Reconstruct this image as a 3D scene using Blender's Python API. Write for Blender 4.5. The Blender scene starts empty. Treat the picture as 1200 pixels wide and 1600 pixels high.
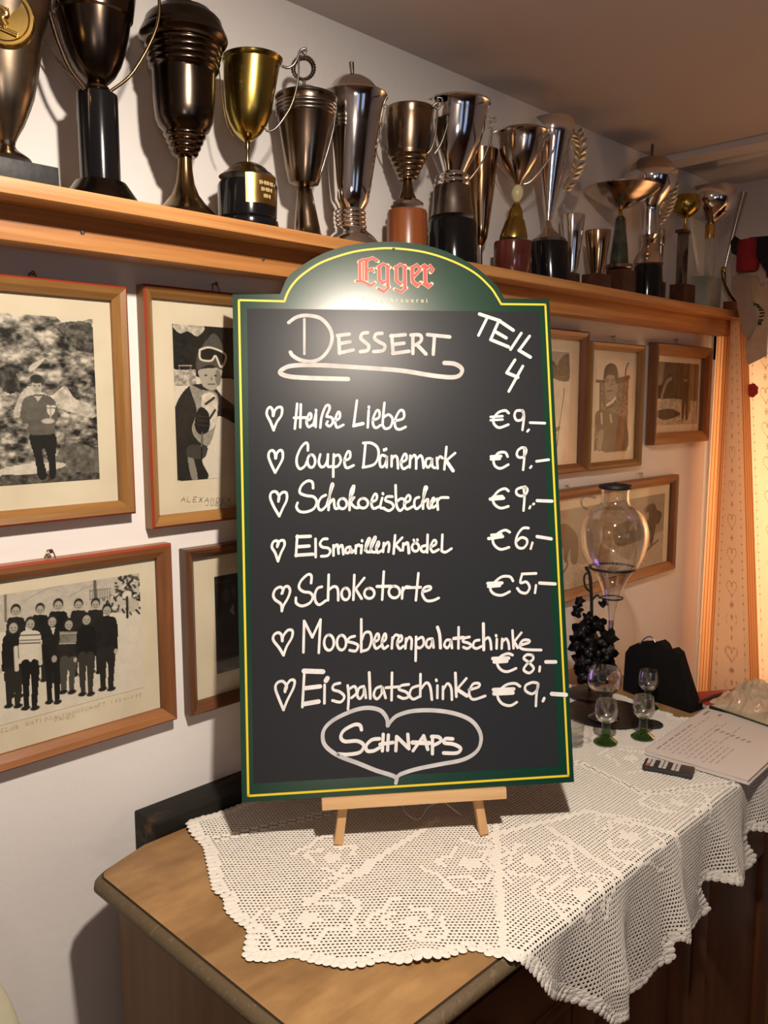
import bpy, bmesh, math, random
import numpy as np
from mathutils import Vector, Matrix

# ------------------------------------------------------------------ camera
F = 1316.0                                   # focal length for a 1200x1600 frame
YAW, PIT, ROLL = math.radians(45.44), math.radians(7.42), math.radians(-0.144)
CAM = np.array([0.0, -1.06, 1.48])
Vd = np.array([math.sin(YAW)*math.cos(PIT), math.cos(YAW)*math.cos(PIT), -math.sin(PIT)])
_R = np.array([math.cos(YAW), -math.sin(YAW), 0.0]); _U = np.cross(_R, Vd)
Rt = _R*math.cos(ROLL)+_U*math.sin(ROLL); Up = -_R*math.sin(ROLL)+_U*math.cos(ROLL)
scene = bpy.context.scene
cd = bpy.data.cameras.new('camera'); cam = bpy.data.objects.new('camera', cd)
scene.collection.objects.link(cam); scene.camera = cam
cd.sensor_fit = 'VERTICAL'; cd.sensor_height = 36.0; cd.lens = F/1600*36.0
cd.clip_start = 0.02; cd.clip_end = 50
m = Matrix.Identity(4)
for i in range(3):
    m[i][0] = Rt[i]; m[i][1] = Up[i]; m[i][2] = -Vd[i]; m[i][3] = CAM[i]
cam.matrix_world = m

# ------------------------------------------------------------------ world, lights, exposure
w = bpy.data.worlds.new('world'); scene.world = w; w.use_nodes = True
bg = w.node_tree.nodes['Background']; bg.inputs[0].default_value = (0.62, 0.55, 0.6, 1); bg.inputs[1].default_value = 0.015
scene.view_settings.view_transform = 'Standard'; scene.view_settings.look = 'None'
scene.view_settings.gamma = 1.0; scene.view_settings.exposure = 0.12
scene.view_settings.use_curve_mapping = False

def add_light(name, kind, loc, energy, col, size=0.05, aim=None, **kw):
    l = bpy.data.lights.new(name, kind); l.energy = energy; l.color = col
    if kind == 'AREA': l.size = size
    else: l.shadow_soft_size = size
    for k, v in kw.items(): setattr(l, k, v)
    o = bpy.data.objects.new(name, l); scene.collection.objects.link(o); o.location = loc
    if aim is not None:
        o.rotation_euler = (Vector(aim)-Vector(loc)).to_track_quat('-Z', 'Y').to_euler()
    return o
add_light('ceiling_lamp', 'SPOT', (0.40, -0.89, 2.02), 66, (1.0, 0.865, 0.73), 0.03, (0.50, -0.36, 0.90), spot_size=math.radians(164), spot_blend=1.0)
add_light('room_fill', 'AREA', (-1.0, -2.8, 1.2), 5.0, (1.0, 0.80, 0.70), 0.4, (-0.6, -2.2, 2.1))  # added unseen fill, softly lifts the ceiling and the room
add_light('window_lamp', 'SPOT', (2.17, -0.56, 1.22), 0.8, (1.0, 0.66, 0.38), 0.04, (2.42, -0.36, 1.16), spot_size=math.radians(112), spot_blend=0.9)
add_light('niche_lamp', 'POINT', (2.62, -0.60, 1.26), 14.0, (1.0, 0.70, 0.42), 0.03)
add_light('violet_lamp', 'POINT', (1.33, -0.05, 0.95), 0.12, (0.45, 0.25, 1.0), 0.04)
bpy.data.lights['violet_lamp'].specular_factor = 0.2

# ------------------------------------------------------------------ helpers
COL = scene.collection
rnd = random.Random(4)
def ray(px, py): return Vd*F + Rt*(px-600) + Up*(800-py)
def at(px, py, ax, v):
    d = ray(px, py); t = (v-CAM[ax])/d[ax]; return CAM+d*t
def proj(p):
    q = np.array(p, float)-CAM; z = q@Vd
    return 600+F*(q@Rt)/z, 800-F*(q@Up)/z, z
def zrow(x, y, row):                          # height of the pixel row on the upright line at x, y
    q = np.array([x, y, 0.0])-CAM; k = 800-row
    return (k*(q@Vd)-F*(q@Up))/(F*Up[2]-k*Vd[2])

def tag(o, label=None, cat=None, group=None, kind=None):
    if label: o['label'] = label
    if cat: o['category'] = cat
    if group: o['group'] = group
    if kind: o['kind'] = kind
    return o
def empty(name, loc, label=None, cat=None, group=None, rz=0):
    o = bpy.data.objects.new(name, None); COL.objects.link(o); o.location = loc
    o.rotation_euler = (0, 0, rz); o.empty_display_size = 0.03
    return tag(o, label, cat, group)
def link(name, me, mat, parent=None, smooth=None, loc=None, **kw):
    o = bpy.data.objects.new(name, me); COL.objects.link(o)
    if mat is not None: me.materials.append(mat)
    if smooth is not None:
        me.shade_smooth()
        if smooth > 0: me.set_sharp_from_angle(angle=math.radians(smooth))
    if parent: o.parent = parent
    if loc is not None: o.location = loc
    return tag(o, **kw)
def fin(name, bm, mat, parent=None, smooth=None, **kw):
    bmesh.ops.recalc_face_normals(bm, faces=bm.faces)
    me = bpy.data.meshes.new(name); bm.to_mesh(me); bm.free()
    return link(name, me, mat, parent, smooth, **kw)
def pyd(name, vs, fs, mat, parent=None, smooth=None, **kw):
    me = bpy.data.meshes.new(name); me.from_pydata([tuple(v) for v in vs], [], fs); me.update()
    return link(name, me, mat, parent, smooth, **kw)
def bx(bm, c, s, R=None, bev=0.0):
    r = bmesh.ops.create_cube(bm, size=1.0); v = r['verts']
    for p in v: p.co = Vector((p.co.x*s[0], p.co.y*s[1], p.co.z*s[2]))
    if bev > 0:
        es = list({e for p in v for e in p.link_edges})
        rr = bmesh.ops.bevel(bm, geom=es, offset=bev, segments=2, affect='EDGES', profile=0.6)
        v = list({p for p in rr['verts']} | {p for p in v if p.is_valid})
    for p in v:
        if R is not None: p.co = R @ p.co
        p.co += Vector(c)
    return v
def box(name, c, s, mat, parent=None, R=None, bev=0.0, **kw):
    bm = bmesh.new(); bx(bm, c, s, R, bev); return fin(name, bm, mat, parent, 40 if bev else None, **kw)
def lathe_bm(bm, prof, seg=48, axis=(0, 0)):
    rings = []
    for r, z in prof:
        if r < 1e-5: rings.append([bm.verts.new((axis[0], axis[1], z))])
        else: rings.append([bm.verts.new((axis[0]+r*math.cos(2*math.pi*i/seg), axis[1]+r*math.sin(2*math.pi*i/seg), z)) for i in range(seg)])
    for a, b in zip(rings, rings[1:]):
        if len(a) == 1 and len(b) == 1: continue
        for i in range(seg):
            j = (i+1) % seg
            if len(a) == 1: bm.faces.new((a[0], b[j], b[i]))
            elif len(b) == 1: bm.faces.new((a[i], a[j], b[0]))
            else: bm.faces.new((a[i], a[j], b[j], b[i]))
def lathe(name, prof, mat, parent=None, seg=48, smooth=35, **kw):
    bm = bmesh.new(); lathe_bm(bm, prof, seg); return fin(name, bm, mat, parent, smooth, **kw)
def cr(pts, n=6, closed=False):              # Catmull-Rom through the points
    P = [np.array(p, float) for p in pts]
    if len(P) < 3: return P
    out = []; N = len(P)
    for i in range(N if closed else N-1):
        if closed: a, b, c, d = P[i-1], P[i], P[(i+1) % N], P[(i+2) % N]
        else: a, b, c, d = P[max(i-1, 0)], P[i], P[i+1], P[min(i+2, N-1)]
        for k in range(n):
            t = k/n
            out.append(0.5*((2*b)+(c-a)*t+(2*a-5*b+4*c-d)*t*t+(3*b-a-3*c+d)*t**3))
    if not closed: out.append(P[-1])
    return out
def tube_bm(bm, pts, r, seg=8, closed=False, flat=1.0):
    P = [Vector(p) for p in pts]; n = len(P); rings = []
    up = Vector((0.13, 0.2, 1)).normalized()
    for i, p in enumerate(P):
        a = P[i-1] if (i > 0 or closed) else p; b = P[(i+1) % n] if (i < n-1 or closed) else p
        t = (b-a).normalized(); s = t.cross(up)
        if s.length < 1e-4: s = t.cross(Vector((1, 0, 0)))
        s.normalize(); u = s.cross(t); rr = r[i] if hasattr(r, '__len__') else r
        rings.append([bm.verts.new(p+s*math.cos(2*math.pi*k/seg)*rr+u*math.sin(2*math.pi*k/seg)*rr*flat) for k in range(seg)])
    m = n if closed else n-1
    for i in range(m):
        a, b = rings[i], rings[(i+1) % n]
        for k in range(seg):
            j = (k+1) % seg; bm.faces.new((a[k], a[j], b[j], b[k]))
    if not closed:
        bm.faces.new(rings[0][::-1]); bm.faces.new(rings[-1])
def tube(name, pts, r, mat, parent=None, seg=8, closed=False, flat=1.0, **kw):
    bm = bmesh.new(); tube_bm(bm, pts, r, seg, closed, flat); return fin(name, bm, mat, parent, 60, **kw)
def sweep_prism(bm, poly, axis_fn):          # poly in 2D extruded between two 3D maps
    a = [bm.verts.new(axis_fn(p, 0)) for p in poly]; b = [bm.verts.new(axis_fn(p, 1)) for p in poly]
    n = len(poly)
    for i in range(n): bm.faces.new((a[i], a[(i+1) % n], b[(i+1) % n], b[i]))
    bm.faces.new(a[::-1]); bm.faces.new(b)

# ------------------------------------------------------------------ materials
def sock(n, *names):
    for s in names:
        if s in n.inputs: return n.inputs[s]
def mat(name, col, rough=0.5, metal=0.0, noise=0.0, nscale=20.0, col2=None, bump=0.0, bscale=200.0, spec=None, stretch=(1, 1, 1), rnoise=0.0, coat=0.0, detail=4.0, trans=0.0, ior=1.45, contrast=(0.35, 0.65)):
    M = bpy.data.materials.new(name); M.use_nodes = True; nt = M.node_tree; b = nt.nodes['Principled BSDF']
    b.inputs['Base Color'].default_value = (*col, 1); b.inputs['Roughness'].default_value = rough; b.inputs['Metallic'].default_value = metal
    if spec is not None: sock(b, 'Specular IOR Level').default_value = spec
    if coat: sock(b, 'Coat Weight').default_value = coat; sock(b, 'Coat Roughness').default_value = 0.1
    if trans: sock(b, 'Transmission Weight').default_value = trans; b.inputs['IOR'].default_value = ior
    if col2 is not None or rnoise or bump:
        tc = nt.nodes.new('ShaderNodeTexCoord'); mp = nt.nodes.new('ShaderNodeMapping'); mp.inputs['Scale'].default_value = stretch
        nt.links.new(tc.outputs['Object'], mp.inputs['Vector'])
        no = nt.nodes.new('ShaderNodeTexNoise'); no.inputs['Scale'].default_value = nscale; no.inputs['Detail'].default_value = detail
        nt.links.new(mp.outputs[0], no.inputs['Vector'])
        if col2 is not None:
            rp = nt.nodes.new('ShaderNodeValToRGB'); rp.color_ramp.elements[0].position = contrast[0]; rp.color_ramp.elements[1].position = contrast[1]
            rp.color_ramp.elements[0].color = (*col, 1); rp.color_ramp.elements[1].color = (*col2, 1)
            nt.links.new(no.outputs['Fac'], rp.inputs['Fac']); nt.links.new(rp.outputs['Color'], b.inputs['Base Color'])
        if rnoise:
            mr = nt.nodes.new('ShaderNodeMapRange'); mr.inputs['To Min'].default_value = max(0.02, rough-rnoise); mr.inputs['To Max'].default_value = rough+rnoise
            mr.inputs['From Min'].default_value = 0.3; mr.inputs['From Max'].default_value = 0.7
            nt.links.new(no.outputs['Fac'], mr.inputs['Value']); nt.links.new(mr.outputs[0], b.inputs['Roughness'])
        if bump:
            n2 = nt.nodes.new('ShaderNodeTexNoise'); n2.inputs['Scale'].default_value = bscale; nt.links.new(mp.outputs[0], n2.inputs['Vector'])
            bp = nt.nodes.new('ShaderNodeBump'); bp.inputs['Strength'].default_value = bump; bp.inputs['Distance'].default_value = 0.002
            nt.links.new(n2.outputs['Fac'], bp.inputs['Height']); nt.links.new(bp.outputs[0], b.inputs['Normal'])
    return M
def wood(name, c1, c2, rough=0.45, axis=0, freq=60.0, along=2.0, mottle=0.0, spec=None):
    M = bpy.data.materials.new(name); M.use_nodes = True; nt = M.node_tree; b = nt.nodes['Principled BSDF']
    b.inputs['Roughness'].default_value = rough
    if spec is not None: sock(b, 'Specular IOR Level').default_value = spec
    N, L = nt.nodes.new, nt.links.new
    tc = N('ShaderNodeTexCoord'); mp = N('ShaderNodeMapping'); sc = [freq, freq, freq]; sc[axis] = along; mp.inputs['Scale'].default_value = sc
    L(tc.outputs['Object'], mp.inputs['Vector'])
    n1 = N('ShaderNodeTexNoise'); n1.inputs['Scale'].default_value = 1.0; n1.inputs['Detail'].default_value = 5; n1.inputs['Distortion'].default_value = 0.6; L(mp.outputs[0], n1.inputs['Vector'])
    mp2 = N('ShaderNodeMapping'); s2 = [freq*3.3]*3; s2[axis] = along*4; mp2.inputs['Scale'].default_value = s2; L(tc.outputs['Object'], mp2.inputs['Vector'])
    n2 = N('ShaderNodeTexNoise'); n2.inputs['Scale'].default_value = 1.0; n2.inputs['Detail'].default_value = 3; L(mp2.outputs[0], n2.inputs['Vector'])
    mx = N('ShaderNodeMath'); mx.operation = 'MULTIPLY_ADD'; mx.inputs[1].default_value = 0.35; L(n2.outputs['Fac'], mx.inputs[0]); L(n1.outputs['Fac'], mx.inputs[2])
    rp = N('ShaderNodeValToRGB'); rp.color_ramp.elements[0].position = 0.48; rp.color_ramp.elements[1].position = 0.85
    rp.color_ramp.elements[0].color = (*c1, 1); rp.color_ramp.elements[1].color = (*c2, 1)
    L(mx.outputs[0], rp.inputs['Fac'])
    if mottle:
        n3 = N('ShaderNodeTexNoise'); n3.inputs['Scale'].default_value = 7.0; n3.inputs['Detail'].default_value = 8; n3.inputs['Roughness'].default_value = 0.65; L(tc.outputs['Object'], n3.inputs['Vector'])
        m3 = N('ShaderNodeMapRange'); m3.inputs['From Min'].default_value = 0.3; m3.inputs['From Max'].default_value = 0.7; m3.inputs['To Min'].default_value = 1-mottle; m3.inputs['To Max'].default_value = 1+mottle; L(n3.outputs['Fac'], m3.inputs['Value'])
        mm3 = N('ShaderNodeMix'); mm3.data_type = 'RGBA'; mm3.blend_type = 'MULTIPLY'; mm3.inputs['Factor'].default_value = 1.0
        L(rp.outputs['Color'], mm3.inputs['A']); L(m3.outputs[0], mm3.inputs['B']); L(mm3.outputs['Result'], b.inputs['Base Color'])
    else: L(rp.outputs['Color'], b.inputs['Base Color'])
    bp = N('ShaderNodeBump'); bp.inputs['Strength'].default_value = 0.15; bp.inputs['Distance'].default_value = 0.001; L(mx.outputs[0], bp.inputs['Height']); L(bp.outputs[0], b.inputs['Normal'])
    return M
def attr_mat(name, rough=0.5, spec=0.3):
    M = bpy.data.materials.new(name); M.use_nodes = True; nt = M.node_tree; b = nt.nodes['Principled BSDF']
    a = nt.nodes.new('ShaderNodeAttribute'); a.attribute_name = 'Col'; nt.links.new(a.outputs['Color'], b.inputs['Base Color'])
    b.inputs['Roughness'].default_value = rough; sock(b, 'Specular IOR Level').default_value = spec
    return M
def glass_mat(name, tint=(1, 1, 1), base=0.05, edge=0.7, rough=0.02):
    M = bpy.data.materials.new(name); M.use_nodes = True; nt = M.node_tree; nt.nodes.clear()
    N, L = nt.nodes.new, nt.links.new
    o = N('ShaderNodeOutputMaterial'); mx = N('ShaderNodeMixShader'); t = N('ShaderNodeBsdfTransparent'); t.inputs[0].default_value = (*tint, 1)
    g = N('ShaderNodeBsdfGlossy'); g.inputs['Roughness'].default_value = rough; g.inputs[0].default_value = (1, 1, 1, 1)
    lw = N('ShaderNodeLayerWeight'); lw.inputs['Blend'].default_value = 0.22
    mr = N('ShaderNodeMapRange'); mr.inputs['To Min'].default_value = base; mr.inputs['To Max'].default_value = edge
    L(lw.outputs['Facing'], mr.inputs['Value']); L(mr.outputs[0], mx.inputs[0]); L(t.outputs[0], mx.inputs[1]); L(g.outputs[0], mx.inputs[2]); L(mx.outputs[0], o.inputs[0])
    return M

M_wall = mat('plaster_white', (0.80, 0.775, 0.75), 0.85, bump=0.25, bscale=60, col2=(0.76, 0.73, 0.71), nscale=3)
M_ceil = mat('ceiling_paint', (0.62, 0.57, 0.56), 0.9)
M_floor = wood('floor_boards', (0.16, 0.08, 0.035), (0.28, 0.15, 0.07), 0.4, 0, 20, 1.5)
M_shelf = wood('pine_shelf', (0.66, 0.34, 0.12), (0.40, 0.155, 0.04), 0.42, 0, 55, 1.6)
M_shelf2 = wood('pine_board', (0.62, 0.31, 0.10), (0.34, 0.12, 0.03), 0.42, 0, 40, 1.3)
M_top = wood('old_table_top', (0.37, 0.215, 0.088), (0.25, 0.135, 0.050), 0.5, 0, 22, 6.0, 0.32)
M_topedge = mat('worn_moulding', (0.105, 0.072, 0.034), 0.6, col2=(0.24, 0.17, 0.10), nscale=150, contrast=(0.6, 0.8), bump=0.4, bscale=160)
M_side = wood('sideboard_side', (0.20, 0.10, 0.032), (0.145, 0.07, 0.022), 0.5, 2, 22, 2.0)
M_front = wood('sideboard_front', (0.10, 0.032, 0.012), (0.06, 0.018, 0.008), 0.4, 2, 26, 2.0)
M_beam = mat('old_dark_beam', (0.010, 0.008, 0.006), 0.6, spec=0.25, col2=(0.10, 0.05, 0.022), nscale=14, contrast=(0.58, 0.72), stretch=(0.7, 2, 2), bump=0.4, bscale=40)
M_beech = wood('beech', (0.72, 0.47, 0.24), (0.60, 0.36, 0.16), 0.5, 0, 50, 3)
M_beechv = wood('beech_upright', (0.66, 0.40, 0.19), (0.55, 0.31, 0.13), 0.5, 2, 50, 3)
M_black = mat('black_lacquer', (0.006, 0.006, 0.007), 0.13, spec=0.4)
M_blackmatt = mat('black_matt', (0.012, 0.012, 0.013), 0.55)
M_iron = mat('black_iron', (0.010, 0.009, 0.009), 0.4, bump=0.3, bscale=120)
M_steel = mat('steel', (0.6, 0.58, 0.56), 0.25, 1.0)
def metal(name, c, c2, r=0.16, rn=0.08, ns=14, con=(0.35, 0.65)): return mat(name, c, r, 1.0, col2=c2, nscale=ns, rnoise=rn, contrast=con)
M_silver = metal('silver', (0.90, 0.87, 0.84), (0.78, 0.74, 0.70), 0.10, 0.04, 10)
M_silverw = metal('silver_warm', (0.76, 0.67, 0.58), (0.56, 0.47, 0.40), 0.15, 0.05, 16)
M_tarn = metal('tarnished_silver', (0.30, 0.22, 0.145), (0.10, 0.066, 0.045), 0.24, 0.10, 12)
M_tarn2 = metal('dark_tarnished_silver', (0.115, 0.085, 0.062), (0.05, 0.036, 0.028), 0.22, 0.08, 14)
M_tarn1 = metal('blotched_silver', (0.44, 0.35, 0.25), (0.12, 0.08, 0.05), 0.30, 0.08, 16, (0.38, 0.62))
M_pewter = metal('pewter', (0.30, 0.26, 0.23), (0.19, 0.16, 0.14), 0.26, 0.05, 20)
M_brass = metal('old_brass', (0.48, 0.36, 0.09), (0.30, 0.21, 0.05), 0.25, 0.07, 12)
M_bronze = metal('bronze', (0.24, 0.16, 0.075), (0.12, 0.075, 0.035), 0.24, 0.06, 18)
M_gold = metal('gold_plate', (0.75, 0.52, 0.17), (0.55, 0.36, 0.1), 0.22, 0.05, 25)
M_copper = metal('warm_gilt', (0.62, 0.40, 0.22), (0.45, 0.27, 0.13), 0.14, 0.03, 10)
M_redwood = wood('reddish_wood', (0.28, 0.085, 0.025), (0.18, 0.045, 0.014), 0.3, 2, 50, 3)
M_darkwood = wood('dark_wood_base', (0.085, 0.028, 0.014), (0.045, 0.015, 0.008), 0.35, 0, 50, 5)
M_maroon = mat('maroon_marble', (0.085, 0.018, 0.014), 0.14, col2=(0.13, 0.035, 0.025), nscale=25, spec=0.6)
M_marble = mat('pale_marble', (0.42, 0.42, 0.35), 0.3, col2=(0.26, 0.27, 0.22), nscale=18)
M_greenst = mat('dark_green_stone', (0.02, 0.028, 0.022), 0.15, col2=(0.07, 0.08, 0.06), nscale=40, spec=0.6)
M_cream = mat('cream_bead', (0.70, 0.64, 0.36), 0.3)
M_slate = mat('slate_base', (0.018, 0.020, 0.022), 0.55, bump=0.3, bscale=90)
M_laurel = metal('laurel_metal', (0.52, 0.38, 0.22), (0.33, 0.22, 0.11), 0.33, 0.05, 60)

# ------------------------------------------------------------------ the setting
ZC = 2.083; XR = 2.44; ZT = 0.88             # ceiling, window wall, table top
def slab(name, lo, hi, m, **kw):
    c = [(a+b)/2 for a, b in zip(lo, hi)]; s = [b-a for a, b in zip(lo, hi)]
    return box(name, c, s, m, kind='structure', **kw)
slab('floor', (-1.9, -3.9, -0.1), (XR+0.4, 0.15, 0), M_floor)
slab("ceiling", (-1.9, -3.9, ZC), (XR+0.4, 0.15, ZC+0.1), M_ceil)
slab('wall_back', (-1.9, 0, 0), (XR+0.4, 0.15, ZC), M_wall)
M_panel = wood('dark_panelling', (0.10, 0.045, 0.02), (0.05, 0.022, 0.010), 0.4, 2, 14, 1.0)
slab('wall_left', (-2.0, -3.9, 0), (-1.9, 0.15, ZC), M_wall)
slab('wall_front', (-1.9, -4.0, 0), (XR+0.15, -3.9, ZC), M_panel)
M_day = bpy.data.materials.new('evening_pane'); M_day.use_nodes = True; _b = M_day.node_tree.nodes['Principled BSDF']; _b.inputs['Base Color'].default_value = (0.05, 0.06, 0.08, 1)
sock(_b, 'Emission Color').default_value = (0.45, 0.62, 1.0, 1); sock(_b, 'Emission Strength').default_value = 0.7
for k_, wx in enumerate((-0.9, 0.5)):
    wn = box('window_%d' % (k_+2), (wx, -3.89, 1.35), (0.7, 0.04, 0.95), mat('window_frame_%d' % k_, (0.6, 0.55, 0.5), 0.5), kind='structure')
    for sx_ in (-1, 1): box('pane', (wx+sx_*0.165, -3.865, 1.35), (0.30, 0.012, 0.85), M_day, wn)
bm = bmesh.new()                              # window wall with its deep niche
for lo, hi in (((XR, -3.9, 0), (XR+0.4, 0, 0.70)), ((XR, -3.9, 1.60), (XR+0.4, 0, ZC)), ((XR, -3.9, 0.70), (XR+0.4, -0.78, 1.70)), ((XR, -0.09, 0.70), (XR+0.4, 0.0, 1.70))):
    bx(bm, [(a+b)/2 for a, b in zip(lo, hi)], [b-a for a, b in zip(lo, hi)])
fin('wall_right', bm, M_wall, kind='structure')
M_strip = mat('white_gloss_paint', (0.80, 0.77, 0.75), 0.4)
sx = at(1040, 250, 2, ZC)[0]
slab('trim_1', (sx-0.035, -3.9, ZC-0.016), (sx+0.035, 0, ZC+0.001), M_strip)

# black-brown beam let into the wall behind the sideboard
bm = bmesh.new(); bx(bm, ((0.563+1.38)/2, -0.029, 0.80), (1.38-0.563, 0.0595, 0.198), None, 0.003)
tag(fin('wooden_beam', bm, M_beam, None, 40), 'worn black-brown wooden beam on the wall behind the sideboard', 'beam')

# ------------------------------------------------------------------ trophy shelf
SF = -0.13; SZ = 1.7165; SB = 1.6995
sh = empty('wall_shelf', (1.1, 0, SZ-0.03), 'long pine wall shelf carrying the row of trophies', 'shelf')
def shp(name, lo, hi, m, bev=0.0015, parent=sh):
    c = [(a+b)/2 for a, b in zip(lo, hi)]; s = [b-a for a, b in zip(lo, hi)]; c = Vector(c)-parent.location
    return box(name, c, s, m, parent, bev=bev)
XE = at(1177, 500, 1, SF)[0]
shp('shelf_board', (-0.35, SF, SB), (XE, 0, SZ), M_shelf)
AY = -0.083; AB = 1.660
XA = at(1143, 515, 1, AY)[0]
shp('support_board', (-0.35, AY, AB), (XA, AY+0.042, SB), M_shelf2)
for px, py in ((129, 363), (411, 405)):
    p = at(px, py, 1, AY)
    s = lathe('screw_head', [(0.0, 0.0016), (0.002, 0.0014), (0.0034, 0.0), (0.0034, -0.003), (0, -0.003)], M_steel, sh, 14)
    s.rotation_euler = (math.pi/2, 0, 0); s.location = Vector((p[0], AY-0.0004, p[2]))-sh.location

# ------------------------------------------------------------------ sideboard
sb = empty('sideboard', (1.2, -0.3, 0), 'old brown wooden sideboard with moulded top under the lace cloth', 'sideboard')
TX0, TX1, TY0, TY1 = 0.451, 1.662, -0.568, -0.064
outline = [(0.528, TY1), (TX1, TY1), (TX1, TY0), (TX0+0.004, TY0), (TX0, TY0+0.004), (TX0, -0.098), (0.456, -0.089), (0.468, -0.0825)]
def ring(off, z):                             # outline moved outward
    cx, cy = 1.2, -0.3; o = []
    for x, y in outline:
        o.append((x+(-off if x < 0.6 else (off if x > 1.6 else 0)), y+(-off if y < -0.5 else 0), z))
    return o
bm = bmesh.new()
prof = [(-0.0125, 0.8795), (-0.011, 0.8795)]
levels = [(-0.0140, ZT), (-0.0134, ZT-0.0024), (-0.0116, ZT-0.0024), (-0.0108, ZT-0.0006), (-0.006, ZT-0.0020), (-0.0015, ZT-0.006), (0.0, ZT-0.011), (-0.001, ZT-0.015), (-0.006, ZT-0.019), (-0.013, ZT-0.022), (-0.022, ZT-0.033)]
loops = [[bm.verts.new(Vector(p)-sb.location) for p in ring(o, z)] for o, z in levels]
topf = bm.faces.new(loops[0]); topf.material_index = 0
for a, b in zip(loops, loops[1:]):
    for i in range(len(a)):
        j = (i+1) % len(a); f = bm.faces.new((a[i], a[j], b[j], b[i])); f.material_index = 2 if a is loops[0] or a is loops[1] else 1
bm.faces.new(loops[-1][::-1])
to = fin('table_top', bm, M_top, sb, 50); to.data.materials.append(M_topedge); to.data.materials.append(mat('groove_dark', (0.05, 0.03, 0.015), 0.8))  # third material: darker colour on the groove faces
bpart = lambda n, lo, hi, m, bev=0.002: shp(n, lo, hi, m, bev, sb)
BX0, BX1, BY0, BY1 = 0.497, TX1-0.045, -0.532, -0.07
bpart('side_panel', (BX0, BY0, 0.0), (BX0+0.022, BY1, ZT-0.033), M_side)
bpart('side_panel', (BX1-0.022, BY0, 0.0), (BX1, BY1, ZT-0.033), M_side)
bpart('back_panel', (BX0+0.022, BY1-0.012, 0.05), (BX1-0.022, BY1, ZT-0.034), M_front)
bpart('bottom_panel', (BX0+0.022, BY0+0.01, 0.05), (BX1-0.022, BY1-0.012, 0.07), M_front)
bpart('top_rail', (BX0+0.022, BY0, ZT-0.06), (BX1-0.022, BY0+0.02, ZT-0.0335), M_front)
bpart('middle_rail', (BX0+0.022, BY0-0.006, ZT-0.165), (BX1-0.022, BY0+0.02, ZT-0.150), M_front)
bpart('plinth', (BX0+0.022, BY0, 0.0), (BX1-0.022, BY0+0.02, 0.07), M_front)
nd = 3; wd = (BX1-BX0-0.05)/nd
for k in range(nd):
    x0 = BX0+0.025+k*wd; x1 = x0+wd-0.006
    d = bpart('drawer', (x0, BY0-0.002, ZT-0.149), (x1, BY0+0.3, ZT-0.061), M_front)
    kn = lathe('knob', [(0, 0.018), (0.010, 0.016), (0.013, 0.010), (0.006, 0.003), (0.005, 0.0), (0, 0)], M_bronze, d, 20)
    kn.rotation_euler = (math.pi/2, 0, 0); kn.location = Vector(((x0+x1)/2, BY0-0.002, ZT-0.105))-sb.location
    dr = empty('door', (0, 0, 0)); dr.parent = sb; dr.location = Vector((x0, BY0, 0.075))-sb.location
    W = x1-x0; Hh = ZT-0.166-0.075
    for nm, lo, hi in (('stile', (0, -0.004, 0), (0.055, 0.018, Hh)), ('stile', (W-0.055, -0.004, 0), (W, 0.018, Hh)), ('rail', (0.055, -0.003, 0), (W-0.055, 0.018, 0.06)), ('rail', (0.055, -0.003, Hh-0.06), (W-0.055, 0.018, Hh)), ('door_panel', (0.056, 0.004, 0.061), (W-0.056, 0.014, Hh-0.061))):
        box(nm, [(a+b)/2 for a, b in zip(lo, hi)], [b-a for a, b in zip(lo, hi)], M_front, dr, bev=0.003)

# ------------------------------------------------------------------ lace cloth
def seg_dist(x, y, a, b):
    a = np.array(a); b = np.array(b); d = b-a; L = d@d
    t = np.clip(((x-a[0])*d[0]+(y-a[1])*d[1])/L, 0, 1)
    return np.hypot(x-a[0]-t*d[0], y-a[1]-t*d[1])
def inpoly(x, y, P):
    P = np.array(P); r = np.zeros(np.shape(x), bool); n = len(P)
    for i in range(n):
        x1, y1 = P[i]; x2, y2 = P[(i+1) % n]
        if y1 == y2: continue
        c = ((y1 > y) != (y2 > y)) & (x < (x2-x1)*(y-y1)/(y2-y1)+x1)
        r ^= c
    return r
def st(px, py):                               # a point of the flat part, t = distance in from the table's front edge
    p = at(px, py, 2, ZT+0.002); return (p[0], p[1]-TY0)
def sh_(px, py):                              # a point of the hanging part
    p = at(px, py, 1, TY0-0.022); return (p[0], -(ZT-p[2]))
top_px = [(294.6, 1287.5), (302, 1303), (313, 1313), (322.5, 1322), (330, 1355), (338, 1392), (355, 1403), (357, 1422), (376, 1440), (393, 1451), (385, 1497), (422, 1499), (459, 1490), (492.5, 1501), (542.5, 1511), (572, 1507), (597, 1497.5), (630, 1504), (690, 1497), (715, 1487), (745, 1480), (770, 1492), (800, 1490)]
hang_px = [(827, 1500), (850, 1527), (870, 1552), (900, 1573), (920, 1583), (948, 1602), (966, 1582), (995, 1575), (1015, 1550), (1025, 1530), (1043, 1507), (1042, 1480), (1050, 1467), (1090, 1462), (1113, 1438), (1106, 1400), (1110, 1385), (1140, 1374), (1178, 1365), (1182, 1350), (1177, 1325), (1180, 1303), (1200, 1297)]
OUT = [st(*p) for p in top_px]+[sh_(*p) for p in hang_px]
xl = OUT[-1][0]
OUT += [(xl+0.03, -0.06), (xl+0.06, -0.11), (xl+0.12, -0.12), (1.60, -0.07), (1.62, 0.0), (1.57, 0.10)]
OUT += [st(1054, 1122), st(1045, 1115), st(1031, 1112), st(1012, 1104), st(991, 1096), st(968, 1086), st(955, 1083), (1.50, 0.47), (1.40, 0.478), (1.2, 0.488), (0.9, 0.49), (0.72, 0.498)]
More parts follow.
